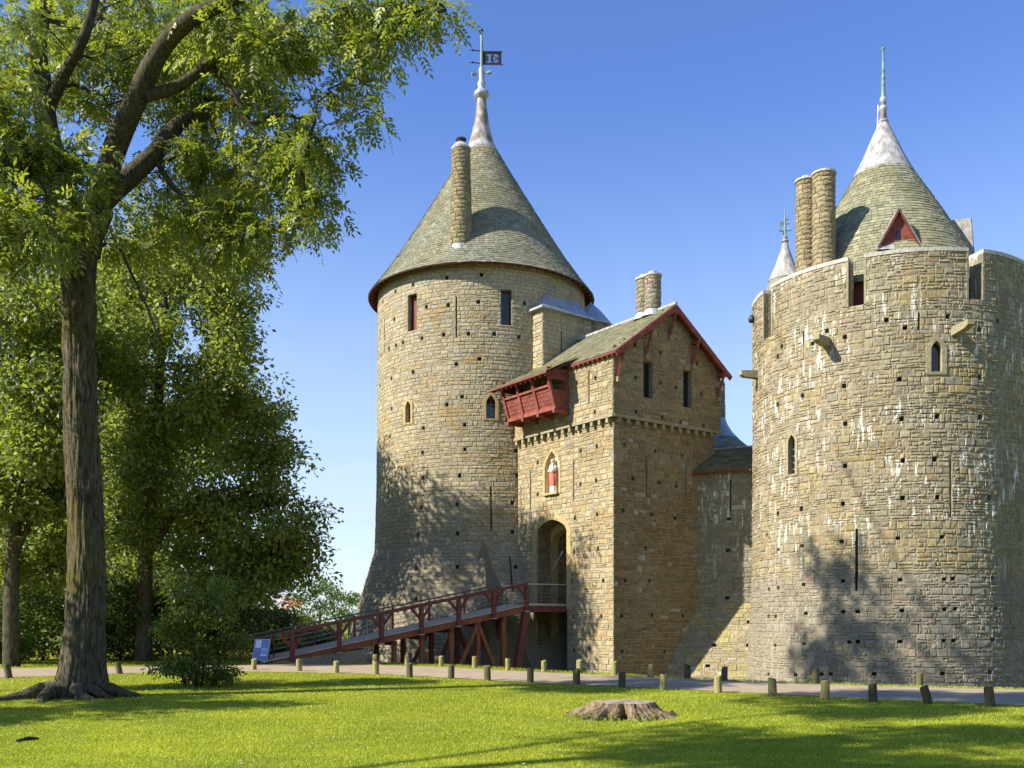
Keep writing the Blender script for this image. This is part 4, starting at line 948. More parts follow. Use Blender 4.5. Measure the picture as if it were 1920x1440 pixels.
# dormers
def dormer(base_c, d_out, w, z0, z1, deep, name_mat='red'):
    d = d_out.normalized(); s_ = Vector((-d.y, d.x, 0)); c = Vector(base_c)
    A_, B_, T_ = up(c - s_ * w, z0), up(c + s_ * w, z0), up(c, z1)
    dm = part("dormer", MB().poly([A_, B_, T_], 0.05, -d), M['red'], rroof)
    ov = d * 0.16
    for q, sg in ((A_, -1), (B_, 1)):
        e = (T_ - q).normalized(); q2 = q - e * 0.22; nn = e.cross(d) * sg; nn = nn if nn.z > 0 else -nn
        m = MB().poly([q2 + ov, T_ + ov, T_ - d * deep, q2 - d * (deep * 0.25)], 0.05, nn); part("lead_cheek", m, M['cheek'], dm)
        part("verge_board", MB().beam(q2 + ov * 0.9 - nn * 0.05, T_ + ov * 0.9 - nn * 0.05, 0.04, 0.12, d), M['red_dk'], dm)
    h = z1 - z0
    part("dormer_light", MB().box(up(c + d * 0.01, z0 + 0.26 * h), s_ * 0.08, d * 0.012, (0, 0, 0.15 * h)), M['glass'], dm)
    for ox_, oz_ in ((-0.36, 0.22), (0.36, 0.22), (0, 0.55)):
        cc = up(c + s_ * ox_ * w + d * 0.006, z0 + oz_ * h)
        part("trefoil", MB().poly([cc + s_ * (0.085 * math.cos(k * PI / 4)) + Vector((0, 0, 0.11 * math.sin(k * PI / 4))) for k in range(8)], 0.012, d), M['red_dk'], dm)
    part("lead_apron", MB().poly([A_ - s_ * 0.1 + d * 0.06, B_ + s_ * 0.1 + d * 0.06, B_ + s_ * 0.18 + d * 0.22 - Vector((0, 0, 0.24)), A_ - s_ * 0.18 + d * 0.22 - Vector((0, 0, 0.24))], 0.03, -d), M['lead_w'], dm)
dormer((sx(1684) * 42.1, 42.1, 0), Vector((-0.12, -1, 0)), 0.84, 18.50, 20.05, 1.5)
dormer((21.45, 45.0, 0), Vector((1, -0.28, 0)), 0.8, 18.75, 20.85, 1.5)
# twin chimneys
for px, yt, Yd, r_ in ((1511.5, 337, 43.9, 0.44), (1544.5, 324, 43.3, 0.49)):
    c_ = (sx(px) * Yd, Yd); zt = CAMZ + (HOR - yt) * Yd / F_PX
    round_chimney("rchim", rtower, c_, 14.8, zt - 0.12, r_ + 0.03, r_, M['stone_g'], 'mortar_l', col_chim, rg, cap=None, pot=False)
    chp = part("chimney_cap", MB().lathe(c_, [(r_ + 0.02, zt - 0.14), (r_ + 0.07, zt - 0.12), (r_ + 0.07, zt - 0.04), (0.25, zt + 0.03), (0.25, zt + 0.11), (0.18, zt + 0.11), (0.18, zt)], 18), M['coping'], rtower)
# stair turret cap with vane
SC = (sx(1472) * 50.0, 50.0); szz = lambda y: CAMZ + (HOR - y) * 50.0 / F_PX
stc = part("turret_cap", MB().lathe(SC, [(1.25, szz(572)), (1.05, szz(552)), (0.88, szz(532)), (0.8, szz(524))], 20, (0.22, 0.22, 0.16)), M['slate'], rtower)
part("turret_drum", MB().lathe(SC, [(1.1, 12.0), (1.1, szz(566))], 20), M['mortar_r'], stc)
part("lead_spirelet", MB().lathe(SC, [(0.86, szz(527)), (0.78, szz(519)), (0.5, szz(497)), (0.28, szz(474)), (0.15, szz(457)), (0.1, szz(455))], 20), M['lead_w'], stc, smooth=True)
part("moulded_ring", MB().lathe(SC, [(0.1, szz(455.5)), (0.2, szz(453.5)), (0.2, szz(452)), (0.08, szz(449)), (0.14, szz(446.5)), (0.14, szz(445)), (0.06, szz(443))], 14), M['lead_b'], stc, smooth=True)
vn = part("copper_vane", MB().tube([(SC[0], SC[1], szz(446)), (SC[0], SC[1], szz(394))], [0.07, 0.03], 8), M['copper'], stc)
part("vane_plate", MB().poly([(SC[0] - 0.02, SC[1], szz(414)), (SC[0] - 0.28, SC[1], szz(417)), (SC[0] - 0.28, SC[1], szz(427)), (SC[0] - 0.02, SC[1], szz(421))], 0.02, (0, 1, 0)), M['copper'], vn)
for x_, y_ in ((0.18, 410), (0.2, 418.5), (0.33, 431), (-0.3, 432), (-0.12, 437)):
    part("vane_arm", MB().tube([(SC[0], SC[1], szz(y_ + 2.5)), (SC[0] + x_, SC[1], szz(y_))], [0.02, 0.05], 6), M['copper'], vn)
finish_pieces("rtower"); finish_pieces("rslate", 300); finish_pieces("rchim", 200)

# ------------------------------------------------------------------ curtain wall with roofed walk
rg = random.Random(44)
cw0 = Vector((9.9, 50.4, 0)); cdu = Vector((0.95, -0.31, 0)).normalized(); cn = Vector((cdu.y, -cdu.x, 0))
if cn.y > 0: cn = -cn
curt = thing("curtain_wall", "short shaded curtain wall with sloping stone foot and slate-roofed walk, joining gatehouse and right tower", "wall", (11.5, 49.4, -3.5))
off = lambda v: max(0.0, 2.85 - v) * 0.55
CS = Plane(cw0 - cdu * 3.0, cdu, cn, off)
cwl = part("wall", MB().add([(12, 50, -3.4), (12.01, 50, -3.4), (12, 50.01, -3.4)], [(0, 1, 2)]), M['mortar_r'], curt); cm = MB()
H = holes_from(CS, [(1293, 535), (1287, 697), (1283, 945), (1397, 1070), (1393, 1190), (1215, 1190), (1182, 1297)], 900, 780, 0.3612, 0.24, 0.16) + [slit_from(CS, 1370, 899, 959, 0.07)]
for h in H: recess(cm, CS, h, 0.4)
masonry("curt", CS, layout(0.0, 10.5, -3.4, 9.75, (0.20, 0.36), (0.32, 0.6), H, rg, 0.6), cm, cwl, M['stone_r'], col_curtain, rg, gap=0.012, proud=(0.012, 0.04), rough=0.013, hidden=lambda x, y: x > 1414 or x < 1255 or y > 1275)
cwl.data = cm.mesh("wall", M['mortar_r'])
e0, e1 = CS.P(1.2, 9.72, 0.42), CS.P(10.5, 9.95, 0.42); r0 = CS.P(1.2, 11.1, -1.4); r1 = r0 + (e1 - e0)
cro = part("roof", MB().add([e0, e1, r1, r0], [(0, 1, 2, 3)], (0.1, 0.1, 0.06)), M['slate'], curt)
cv = (r0 - e0); CL = cv.length; cv.normalize(); cu = (e1 - e0).normalized(); cnn = cv.cross(cu); cnn = cnn if cnn.z > 0 else -cnn
slates_slope("curt_s", Slope(e0, cu, cv, cnn), (e1 - e0).length, CL, cro, M['slate'], slate_col((0.135, 0.140, 0.075)), rg, 0.2, 0.3)
part("eave_board", MB().beam(e0 - Vector((0, 0, 0.06)), e1 - Vector((0, 0, 0.06)), 0.05, 0.11), M['red_dk'], cro)
part("ridge_capping", MB().tube([r0, r1], 0.07, 6), M['lead_w'], cro)
k = 0.3
while k < 5.5:
    q = e0.lerp(e1, k / (e1 - e0).length); part("rafter_end", MB().beam(q + cn * -0.42 + Vector((0, 0, 0.06)), q + Vector((0, 0, -0.16)), 0.1, 0.12), M['red_dk'], cro); k += 0.42
finish_pieces("curt"); finish_pieces("curt_s", 100)

# courtyard range behind: tall round chimney rising from a slate cone
yard = thing("courtyard_building", "tall thin round chimney on a lead and slate roof, seen behind the gatehouse's right edge", "building", (14.3, 64.0, -3.0))
YC = (sx(1347) * 63.5, 63.5); yz = lambda y: CAMZ + (HOR - y) * 63.5 / F_PX
yr = part("roof", MB().lathe(YC, [(2.3, yz(850)), (1.6, yz(833)), (0.9, yz(812)), (0.55, yz(800))], 24, (0.2, 0.2, 0.16)), M['slate'], yard)
slates_cone("yard_s", YC, [(2.35, yz(851)), (1.62, yz(834)), (1.2, yz(822))], yr, M['slate'], slate_col((0.24, 0.235, 0.18)), rg, 0.2, 0.3)
part("lead_cone", MB().lathe(YC, [(1.28, yz(823)), (0.9, yz(811)), (0.6, yz(797)), (0.45, yz(785))], 20), M['lead'], yr, smooth=True)
part("wall", MB().lathe(YC, [(2.0, -3.0), (2.0, yz(846))], 24), M['mortar_l'], yard)
round_chimney("ychim", yard, (YC[0] + 0.05, YC[1]), yz(815), yz(716), 0.42, 0.36, M['stone_r'], 'mortar_r', col_chim, rg, cap=None, pot=False)
finish_pieces("yard_s", 60); finish_pieces("ychim", 60)

# ------------------------------------------------------------------ timber bridge
rg = random.Random(9)
bd = Vector((-0.878, -0.478, 0)).normalized(); bs = Vector((-bd.y, bd.x, 0))      # bs: towards the far side?
if bs.y < 0: bs = -bs
E0 = FL.P(ud0, 0) + Vector((0.02, 0, 0)); BWd = 2.55; PL = 2.5
bridge = thing("footbridge", "red-painted timber ramp bridge climbing to the castle gate", "bridge", (-4.5, 45.9, 0.0))
PE = E0 + bd * PL; RL = 13.3; ZLOW = 0.10
def BP(s, w, dz=0.0):                       # s metres down the ramp from the platform end, w across (0 = near side)
    z = DECK if s <= 0 else lerp(DECK, ZLOW, s / RL); p = PE + bd * s + bs * w; return Vector((p.x, p.y, z + dz))
# planks share one mesh each for ramp and platform
slope_ang = math.atan2(DECK - ZLOW, RL)
pm = MB().box((0, 0, 0), (0.078, 0, 0), (0, BWd / 2 + 0.06, 0), (0, 0, 0.03)).mesh("plank", M['grey_wood'])
def plank(s):
    o = bpy.data.objects.new("plank", pm); COL.objects.link(o); o.parent = bridge
    c = BP(s, BWd / 2); o.location = c - Vector(bridge.location) + Vector((0, 0, rg.uniform(-0.004, 0.004)))
    o.rotation_euler = (0, slope_ang if s > 0 else 0, math.atan2(bd.y, bd.x))
s = -PL + 0.1
while s < RL - 0.05: plank(s); s += 0.168
for w_ in (0.08, BWd / 2, BWd - 0.08):
    part("stringer", MB().beam(BP(0, w_, -0.20), BP(RL - 0.4, w_, -0.16), 0.16, 0.30), M['red_br'], bridge)
    part("platform_beam", MB().beam(BP(-PL + 0.03, w_, -0.19), BP(-0.04, w_, -0.19), 0.16, 0.3), M['red_dk'], bridge)
posts_px = [(548, 1240), (636, 1218), (715, 1203), (790, 1186), (860, 1167), (926, 1150)]
def s_of(px, w=0.0):
    o = PE + bs * w; a = sx(px); return (a * o.y - o.x) / (bd.x - a * bd.y)
RAILH = 1.08
for w_ in (-0.07, BWd + 0.07):
    far = w_ > 1
    rm = M['red_dk'] if far else M['red']
    smax = s_of(527, -0.07) if not far else RL + 0.6
    if not far:
        part("handrail", MB().beam(BP(-0.05, w_, RAILH), BP(smax, w_, RAILH), 0.15, 0.13), M['red_dk'], bridge)
    else:
        part("handrail", MB().beam(BP(0.6, w_, RAILH + 0.06), BP(RL + 1.0, w_, RAILH + 0.06), 0.10, 0.07), M['rail_dk'], bridge)
        part("handrail", MB().beam(BP(0.6, w_, RAILH - 0.14), BP(RL + 0.6, w_, RAILH - 0.14), 0.08, 0.12), M['rail_dk'], bridge)
        for k in range(3): part("rail_wire", MB().tube([BP(0, w_, 0.25 + 0.22 * k), BP(RL, w_, 0.25 + 0.22 * k)], 0.012, 5), M['steel'], bridge)
    ss = [s_of(p[0], -0.07) for p in posts_px] + [0.0] if not far else [0.3, 2.2, 4.2, 6.2, 8.2, 10.2, 12.2, RL + 0.45]
    for s in ss:
        if far: part("rail_post", MB().beam(BP(s, w_, -0.2), BP(s, w_, RAILH), 0.09, 0.09, bd), M['red_dk'], bridge); continue
        po = part("post", MB().beam(BP(s, w_, -0.30), BP(s, w_, RAILH - 0.05), 0.19, 0.19, bd), M['red_dk'], bridge)
        for sg in (-1, 1):
            if s == 0.0 and sg == -1: continue
            part("brace", MB().beam(BP(s + sg * 0.04, w_, 0.42), BP(s + sg * 0.52, w_, RAILH - 0.06), 0.10, 0.11), M['red_dk'], po)
        part("post_cap", MB().box(BP(s, w_, -0.32), bd * 0.12, bs * 0.12, (0, 0, 0.025)), M['grey_wood'], po)
for px in (690, 826, 890, 958):
    part("cable_post", MB().tube([BP(s_of(px), 0.12, 0), BP(s_of(px), 0.12, RAILH + 0.12)], 0.018, 6), M['steel'], bridge)
for k in range(4): part("rail_wire", MB().tube([BP(0.1, 0.12, 0.22 + 0.2 * k), BP(RL - 1.2, 0.12, 0.22 + 0.2 * k)], 0.006, 4), M['steel'], bridge)
# platform railing (galvanised)
for w_ in (-0.05, BWd + 0.05):
    a_, b_ = -PL + 0.05, -0.12
    for z_ in (0.06, RAILH): part("railing_bar", MB().beam(BP(a_, w_, z_), BP(b_, w_, z_), 0.045, 0.045), M['steel'], bridge)
    for s in (a_, b_): part("railing_post", MB().beam(BP(s, w_, 0.0), BP(s, w_, RAILH), 0.05, 0.05, bd), M['steel'], bridge)
    for k in range(4): part("rail_wire", MB().tube([BP(a_, w_, 0.25 + 0.19 * k), BP(b_, w_, 0.25 + 0.19 * k)], 0.006, 4), M['steel'], bridge)
# trestles
def zfoot(p): return height(p.x, p.y) - 0.15
for px in (740, 792, 847, 897, 945):
    s = s_of(px)
    for w_ in (0.08, BWd - 0.08):
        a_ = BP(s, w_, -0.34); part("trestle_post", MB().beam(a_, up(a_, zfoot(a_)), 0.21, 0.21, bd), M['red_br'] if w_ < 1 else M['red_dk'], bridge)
    part("cross_beam", MB().beam(BP(s, -0.1, -0.46), BP(s, BWd + 0.1, -0.46), 0.18, 0.2), M['red_dk'], bridge)
sV = s_of(896)
for w_ in (0.02, BWd - 0.02):
    for px_b, py_b in ((846, 1256), (939, 1256)):
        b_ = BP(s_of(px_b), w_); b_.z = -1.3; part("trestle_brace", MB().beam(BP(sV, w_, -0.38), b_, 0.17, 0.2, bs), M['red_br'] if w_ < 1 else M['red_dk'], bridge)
    a_ = BP(0.0, w_, -0.34); b_ = BP(s_of(963), w_); b_.z = -1.6
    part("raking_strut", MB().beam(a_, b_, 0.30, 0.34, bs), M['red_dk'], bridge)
    if w_ > 1:
        b2 = BP(s_of(800), w_); b2.z = -0.9; part("trestle_brace", MB().beam(BP(s_of(843), w_, -0.4), b2, 0.15, 0.18, bs), M['red_dk'], bridge)
# stone abutment under the foot of the ramp
ab = MB(); sA, sB = RL - 0.2, s_of(688); pts = [BP(sA, -0.02, -0.1), BP(sB, -0.02, -0.42)]
ab.poly([pts[0], pts[1], up(pts[1], -1.6), up(pts[0], -0.5)], BWd + 0.02, bs); M['abut'] = mat_stone("abutment_stone", base=(0.33, 0.30, 0.22), bump=1.0)
part("abutment", ab, M['abut'], bridge)

# ------------------------------------------------------------------ information board
gb = ground_at(487, 1244.5); sg_ = thing("information_board", "blue information panel on a black A-frame stand at the foot of the bridge", "sign", (gb.x, gb.y, 0))
sd = Vector((0.98, -0.2, 0)).normalized(); bk = Vector((0.2, 0.98, 0)); upv = Vector((0.10, 0.2, 1)).normalized()
o_ = Vector((gb.x, gb.y, 0.14)) - sd * 0.37
def SB(x, y, d=0.0): return o_ + sd * x + upv * y - bk * d
def rect(x0, x1, y0, y1, d, th=0.012): return MB().poly([SB(x0, y0, d), SB(x1, y0, d), SB(x1, y1, d), SB(x0, y1, d)], th, bk)
part("panel_frame", rect(0, 0.74, 0, 0.98, 0.02, 0.03), M['sign_frame'], sg_)
pn = part("printed_panel", rect(0.03, 0.71, 0.03, 0.95, 0.028), M['sign_blue'], sg_)
part("printed_sheet", rect(0.07, 0.34, 0.58, 0.93, 0.032, 0.003), M['sign_pale'], pn)
part("picture", rect(0.37, 0.68, 0.28, 0.58, 0.032, 0.003), M['sign_mid'], pn)
part("picture_strip", rect(0.37, 0.66, 0.21, 0.275, 0.032, 0.003), M['sign_pale'], pn)
for x0, x1, y0 in ((0.40, 0.46, 0.38), (0.49, 0.56, 0.36), (0.58, 0.64, 0.35)): part("picture_motif", rect(x0, x1, y0, y0 + 0.05, 0.036, 0.003), M['sign_text'], pn)
for k in range(7): part("text_line", rect(0.40, 0.40 + rg.uniform(0.2, 0.27), 0.63 + 0.042 * k, 0.638 + 0.042 * k, 0.032, 0.003), M['sign_mid'], pn)
for k in range(10): part("text_line", rect(0.08, 0.08 + rg.uniform(0.18, 0.25), 0.12 + 0.042 * k, 0.128 + 0.042 * k, 0.032, 0.003), M['sign_mid'], pn)
part("back_board", MB().poly([SB(-0.03, -0.1, -0.02), SB(0.8, -0.1, -0.02), SB(0.78, 1.0, -0.02), SB(-0.01, 1.0, -0.02)], 0.03, bk), M['sign_black'], sg_)
for x_ in (0.02, 0.76): part("rear_leg", MB().beam(SB(x_, 0.95, -0.04), SB(x_, 0.95, -0.04) * 1 + Vector((bk.x * 0.42, bk.y * 0.42, -1.1)), 0.04, 0.04), M['sign_black'], sg_)
for x_ in (0.02, 0.76): part("front_leg", MB().beam(SB(x_, -0.14, -0.03), SB(x_, 0.1, -0.03), 0.04, 0.04, bk), M['sign_black'], sg_)

# ------------------------------------------------------------------ bollards
near_b = [(476, 1257), (561, 1259), (631, 1262), (705, 1265), (768, 1270), (846, 1273), (914, 1276), (994.5, 1280), (1081, 1284), (1166, 1289), (1244, 1294), (1346, 1299), (1449, 1305), (1547, 1311), (1637, 1316), (1741, 1320), (1857, 1325)]
far_b = [(703, 1247), (763, 1248), (827, 1249), (890, 1252), (952, 1257), (1020, 1260), (1086, 1262), (1152, 1266), (1220, 1271), (1289, 1272), (1358, 1276), (1529, 1281), (1724, 1284.5)]
left_b = [(17, 1272), (225, 1264)]
dark_px = {994.5, 1081, 1637, 1741, 1857, 914, 1358, 1529, 17, 225, 1289, 1724, 768, 846, 1166}
def bollard_mesh(mat, sd_):
    r_ = random.Random(sd_); m = MB(); n = 14; v = []
    for z_, k in ((-0.12, 1.0), (0.0, 1.03), (0.15, 1.0), (0.32, 0.99), (0.425, 0.97), (0.45, 0.86)):
        for i in range(n):
            t_ = 2 * PI * i / n; rr = 0.105 * k * (1 + 0.05 * noise.noise(Vector((math.cos(t_), math.sin(t_), z_ * 2 + sd_))))
            v.append((rr * math.cos(t_), rr * math.sin(t_), z_ + (0.02 * math.cos(t_ + sd_) if z_ > 0.4 else 0)))
    f = [(i * n + k, i * n + (k + 1) % n, (i + 1) * n + (k + 1) % n, (i + 1) * n + k) for i in range(5) for k in range(n)] + [tuple(range(5 * n, 6 * n))]
    return m.add(v, f).mesh("bollard", M[mat], False)
BM = {True: [bollard_mesh('oldwood_dk', i) for i in range(3)], False: [bollard_mesh('oldwood', i + 5) for i in range(3)]}
ORD = ["first", "second", "third", "fourth", "fifth", "sixth", "seventh", "eighth", "ninth", "tenth", "eleventh", "twelfth", "thirteenth", "fourteenth", "fifteenth", "sixteenth", "seventeenth"]
def bollard(px, py, label, grp):
    g = ground_at(px, py); o = bpy.data.objects.new("bollard", BM[px in dark_px][rg.randrange(3)]); COL.objects.link(o)
    o.location = (g.x, g.y, height(g.x, g.y)); o.rotation_euler = (rg.uniform(-0.03, 0.03), rg.uniform(-0.04, 0.04), rg.uniform(0, 6.28)); s_ = rg.uniform(0.95, 1.07); o.scale = (s_, s_, s_)
    if px == 1741: o.rotation_euler = (0.06, -0.30, 0.0)
    if px == 225: o.rotation_euler = (0, -0.22, 0)
    if px == 1857: o.rotation_euler = (0, -0.10, 0)
    if px == 17: o.rotation_euler = (0, -0.16, 0)
    tag(o, label, "bollard", grp); return o
for i, (a, b) in enumerate(near_b):
    if a == 1741: lb = "dark wooden bollard leaning strongly to the left beside the road, by the right tower"
    elif a == 1857: lb = "rightmost dark wooden bollard on the lawn edge of the road"
    elif a == 476: lb = "weathered wooden bollard standing in front of the blue information board"
    else: lb = "%s %s wooden bollard from the information board along the lawn edge of the road" % (ORD[i], "dark" if a in dark_px else "mossy pale")
    bollard(a, b, lb, "bollards along the lawn edge of the road")
for i, (a, b) in enumerate(far_b):
    bollard(a, b, "%s wooden bollard from the left on the castle side of the road" % ORD[i], "bollards on the castle side of the road")
bollard(17, 1272, "dark leaning bollard at the far left edge of the picture beside the road", "bollards along the lawn edge of the road")
bollard(225, 1264, "dark tilted bollard just right of the big tree's trunk", "bollards along the lawn edge of the road")

# ------------------------------------------------------------------ stump, stick
sc_ = ground_at(1172, 1345); stump = thing("tree_stump", "broad sawn tree stump with spreading roots in the sunlit lawn", "stump", (sc_.x, sc_.y, 0))
n = 72; v = []; rings = [(0.0, 0.32), (0.50, 0.32), (0.86, 0.325), (1.0, 0.31), (1.07, 0.23), (1.17, 0.14), (1.26, 0.08), (1.42, -0.04), (1.55, -0.12)]
def lobes(t_): return 0.05 * noise.noise(Vector((math.cos(t_) * 9, math.sin(t_) * 9, 4))) + 0.10 * math.sin(5 * t_ + 0.6) + 0.07 * math.sin(9 * t_ + 2.0) + 0.05 * math.sin(16 * t_) + 0.07 * noise.noise(Vector((math.cos(t_) * 3, math.sin(t_) * 3, 0)))
for i, (k, z_) in enumerate(rings):
    for j in range(n):
        t_ = 2 * PI * j / n; am = [0, 0.5, 0.9, 1, 1.3, 1.9, 2.4, 2.6, 2.6][i]; rr = 0.50 * k * (1 + am * lobes(t_)) if k else 0.001
        zz = z_ + (0.012 * noise.noise(Vector((j * 0.3, i, 2))) if i < 4 else 0.05 * lobes(t_) * 6 * (1 if i > 4 else 0.3) + 0.03 * noise.noise(Vector((j * 0.5, i * 1.3, 5))))
        nt = sstep(0.55, 0.0, abs(t_ - 0.25)) if i in (3, 4, 5) else 0.0          # rotten notch on the right
        v.append((sc_.x + 1.12 * rr * (1 - 0.25 * nt) * math.cos(t_), sc_.y + 0.95 * rr * math.sin(t_), zz - (0.20 * nt if i == 3 else 0.1 * nt)))
def ringf(i0, i1): return [(i * n + j, i * n + (j + 1) % n, (i + 1) * n + (j + 1) % n, (i + 1) * n + j) for i in range(i0, i1) for j in range(n)]
part("roots", MB().add(v[3 * n:], ringf(0, 5)), M['stump'], stump, smooth=False)
part("sawn_top", MB().add(v[:4 * n], ringf(0, 3)), M['stump_top'], stump)
for t_, ln in ((3.6, 1.0), (4.3, 0.9), (5.0, 0.85), (5.7, 1.1), (0.4, 1.0), (2.9, 0.9)):
    pts = [(sc_.x + (0.50 + 0.6 * q * ln) * math.cos(t_ + 0.1 * q) * 1.1, sc_.y + (0.50 + 0.6 * q * ln) * math.sin(t_ + 0.1 * q) * 0.95, 0.20 * (1 - q) ** 1.5 - 0.05) for q in (0, 0.25, 0.5, 0.75, 1.0)]
    part("root", MB().tube(pts, [0.12, 0.10, 0.08, 0.055, 0.03], 8), M['stump'], stump, smooth=True)
g1 = ground_at(30, 1393); g2 = ground_at(72, 1388)
tag(link("stick", MB().tube([g1 + Vector((0, 0, .03)), g1.lerp(g2, 0.5) + Vector((0, 0.02, .05)), g2 + Vector((0, 0, .03))], [0.02, 0.035, 0.02], 6).mesh("stick", M['bark_dk'])), "short dark stick lying on the grass at lower left", "stick")
#SPLIT3
# ------------------------------------------------------------------ trees
def resample(pts, step=0.45):
    out = [Vector(pts[0])]
    for a, b in zip(pts[:-1], pts[1:]):
        a, b = Vector(a), Vector(b); n = max(1, int((b - a).length / step))
        for k in range(1, n + 1): out.append(a.lerp(b, k / n))
    return out
def smooth_line(pts, it=2):
    pts = [Vector(p) for p in pts]
    for _ in range(it):
        q = [pts[0]]
        for a, b in zip(pts[:-1], pts[1:]): q += [a.lerp(b, 0.25), a.lerp(b, 0.75)]
        pts = q + [pts[-1]]
    return pts
def grow(limbs, clusters, seed, sag=0.25, thin=0.012, k_r=0.020, jitter=0.12, zpen=0.6):
    """limbs [(points, r0, r1)]; twigs run from the nearest branch to every leaf cluster; returns a tube mesh"""
    rg_ = random.Random(seed); nodes, par, fixr = [], [], []; chains = []
    for pts, r0, r1 in limbs:
        L = resample(smooth_line(pts)); first = len(nodes); ch = []
        for i, p in enumerate(L):
            nodes.append(p); par.append(len(nodes) - 2 if i else -1); fixr.append(lerp(r0, r1, i / max(1, len(L) - 1))); ch.append(len(nodes) - 1)
        if first and chains:                          # attach limb to the closest earlier node
            d = [(nodes[j] - L[0]).length for j in range(first)]; par[first] = int(np.argmin(d))
        chains.append(ch)
    N = np.zeros((len(nodes) + len(clusters) * 8 + 10, 3)); N[:len(nodes)] = [tuple(p) for p in nodes]; cnt = len(nodes)
    C_ = np.asarray(clusters); base = N[:cnt]
    d0 = np.array([np.min(np.linalg.norm(base - c, axis=1)) for c in C_]); order = np.argsort(d0)
    for ci in order:
        c = C_[ci]; dd = np.linalg.norm(N[:cnt] - c, axis=1) + zpen * np.maximum(0, N[:cnt, 2] - c[2] + 0.2)
        j = int(np.argmin(dd)); a, b = Vector(N[j]), Vector(c); L = (b - a).length
        m = max(1, min(6, int(L / 0.45))); ch = [j]
        perp = Vector((rg_.uniform(-1, 1), rg_.uniform(-1, 1), rg_.uniform(-0.3, 1.0))) * (sag * L * 0.5)
        for k in range(1, m + 1):
            t_ = k / m; p = a.lerp(b, t_) + perp * (t_ * (1 - t_) * 2) + Vector((0, 0, 0.25 * L * sag * math.sin(PI * t_)))
            if k < m: p += Vector((rg_.uniform(-1, 1), rg_.uniform(-1, 1), rg_.uniform(-1, 1))) * jitter * L / m
            N[cnt] = p; nodes.append(p); par.append(ch[-1]); fixr.append(0.0); ch.append(cnt); cnt += 1
        chains.append(ch)
    w = np.zeros(cnt); tips = set(range(cnt)) - set(par)
    for t_ in tips:
        k = t_
        while k >= 0: w[k] += 1; k = par[k]
    rad = [max(fixr[i], thin, k_r * w[i] ** 0.46 if fixr[i] == 0 else 0) for i in range(cnt)]
    mb_ = MB()
    for ci, ch in enumerate(chains):
        r_ = [rad[i] for i in ch]
        if ci >= len(limbs): r_[0] = min(r_[0], r_[1] * 1.25)
        mb_.tube([N[i] for i in ch], r_, 10 if ci < len(limbs) else (6 if max(r_) > 0.04 else 4), cap=False)
    return mb_
def leaves(clusters, per, spread, size, rs, droop=0.35, compound=0, out_from=None, shade=0.22, width=0.42, flat=0.55):
    """numpy leaf quads; compound > 0 builds pinnate leaves with that many pairs"""
    C_ = np.repeat(np.asarray(clusters), per, axis=0); n = len(C_)
    off_ = rs.normal(0, 1, (n, 3)); off_ *= (spread * rs.random((n, 1)) ** 0.4) / np.maximum(1e-6, np.linalg.norm(off_, axis=1, keepdims=True)); off_[:, 2] *= flat
    P = C_ + off_
    d = off_ / spread + rs.normal(0, 0.55, (n, 3)); d[:, 2] -= droop; d /= np.linalg.norm(d, axis=1, keepdims=True)
    upn = rs.normal(0, 0.55, (n, 3)); upn[:, 2] += 1.0
    s_ = np.cross(d, upn); s_ /= np.maximum(1e-6, np.linalg.norm(s_, axis=1, keepdims=True)); nn = np.cross(s_, d)
    tint = 1 + rs.normal(0, shade, (n, 1)); col = np.clip(tint, 0.45, 1.7) * np.array([[1, 1, 1]]) + rs.normal(0, 0.06, (n, 3)) * np.array([[1, 0.3, 0.2]])
    if not compound:
        L = size * (0.7 + 0.6 * rs.random((n, 1))); W = L * width
        v = np.stack([P, P + d * L * 0.5 + s_ * W * 0.5 + nn * W * 0.12, P + d * L - nn * L * 0.1, P + d * L * 0.5 - s_ * W * 0.5 + nn * W * 0.12], axis=1)
        cols = np.repeat(col, 4, axis=0)
        return v.reshape(-1, 3), np.arange(n * 4).reshape(n, 4), np.clip(cols, 0.2, 2)
    VV, CCs = [], []
    RL_ = size * 2.6 * (0.75 + 0.5 * rs.random((n, 1)))
    for k in range(compound + 1):
        for sg in ((-1, 1) if k < compound else (0,)):
            t_ = 0.25 + 0.75 * (k / compound)
            q = P + d * RL_ * t_ + np.array([[0, 0, -1]]) * RL_ * 0.22 * t_ ** 2
            dd = d * (0.55 if sg else 1.0) + s_ * sg * 0.85 + rs.normal(0, 0.16, (n, 3)); dd[:, 2] -= 0.2; dd /= np.linalg.norm(dd, axis=1, keepdims=True)
            ss_ = np.cross(dd, nn); ss_ /= np.maximum(1e-6, np.linalg.norm(ss_, axis=1, keepdims=True)); n2 = np.cross(ss_, dd)
            L = size * (0.8 + 0.4 * rs.random((n, 1))); W = L * 0.40
            VV.append(np.stack([q, q + dd * L * 0.45 + ss_ * W * 0.5, q + dd * L - n2 * L * 0.12, q + dd * L * 0.45 - ss_ * W * 0.5], axis=1)); CCs.append(np.repeat(col, 4, axis=0))
    v = np.concatenate(VV).reshape(-1, 3); m = len(v) // 4
    return v, np.arange(m * 4).reshape(m, 4), np.clip(np.concatenate(CCs), 0.2, 2)
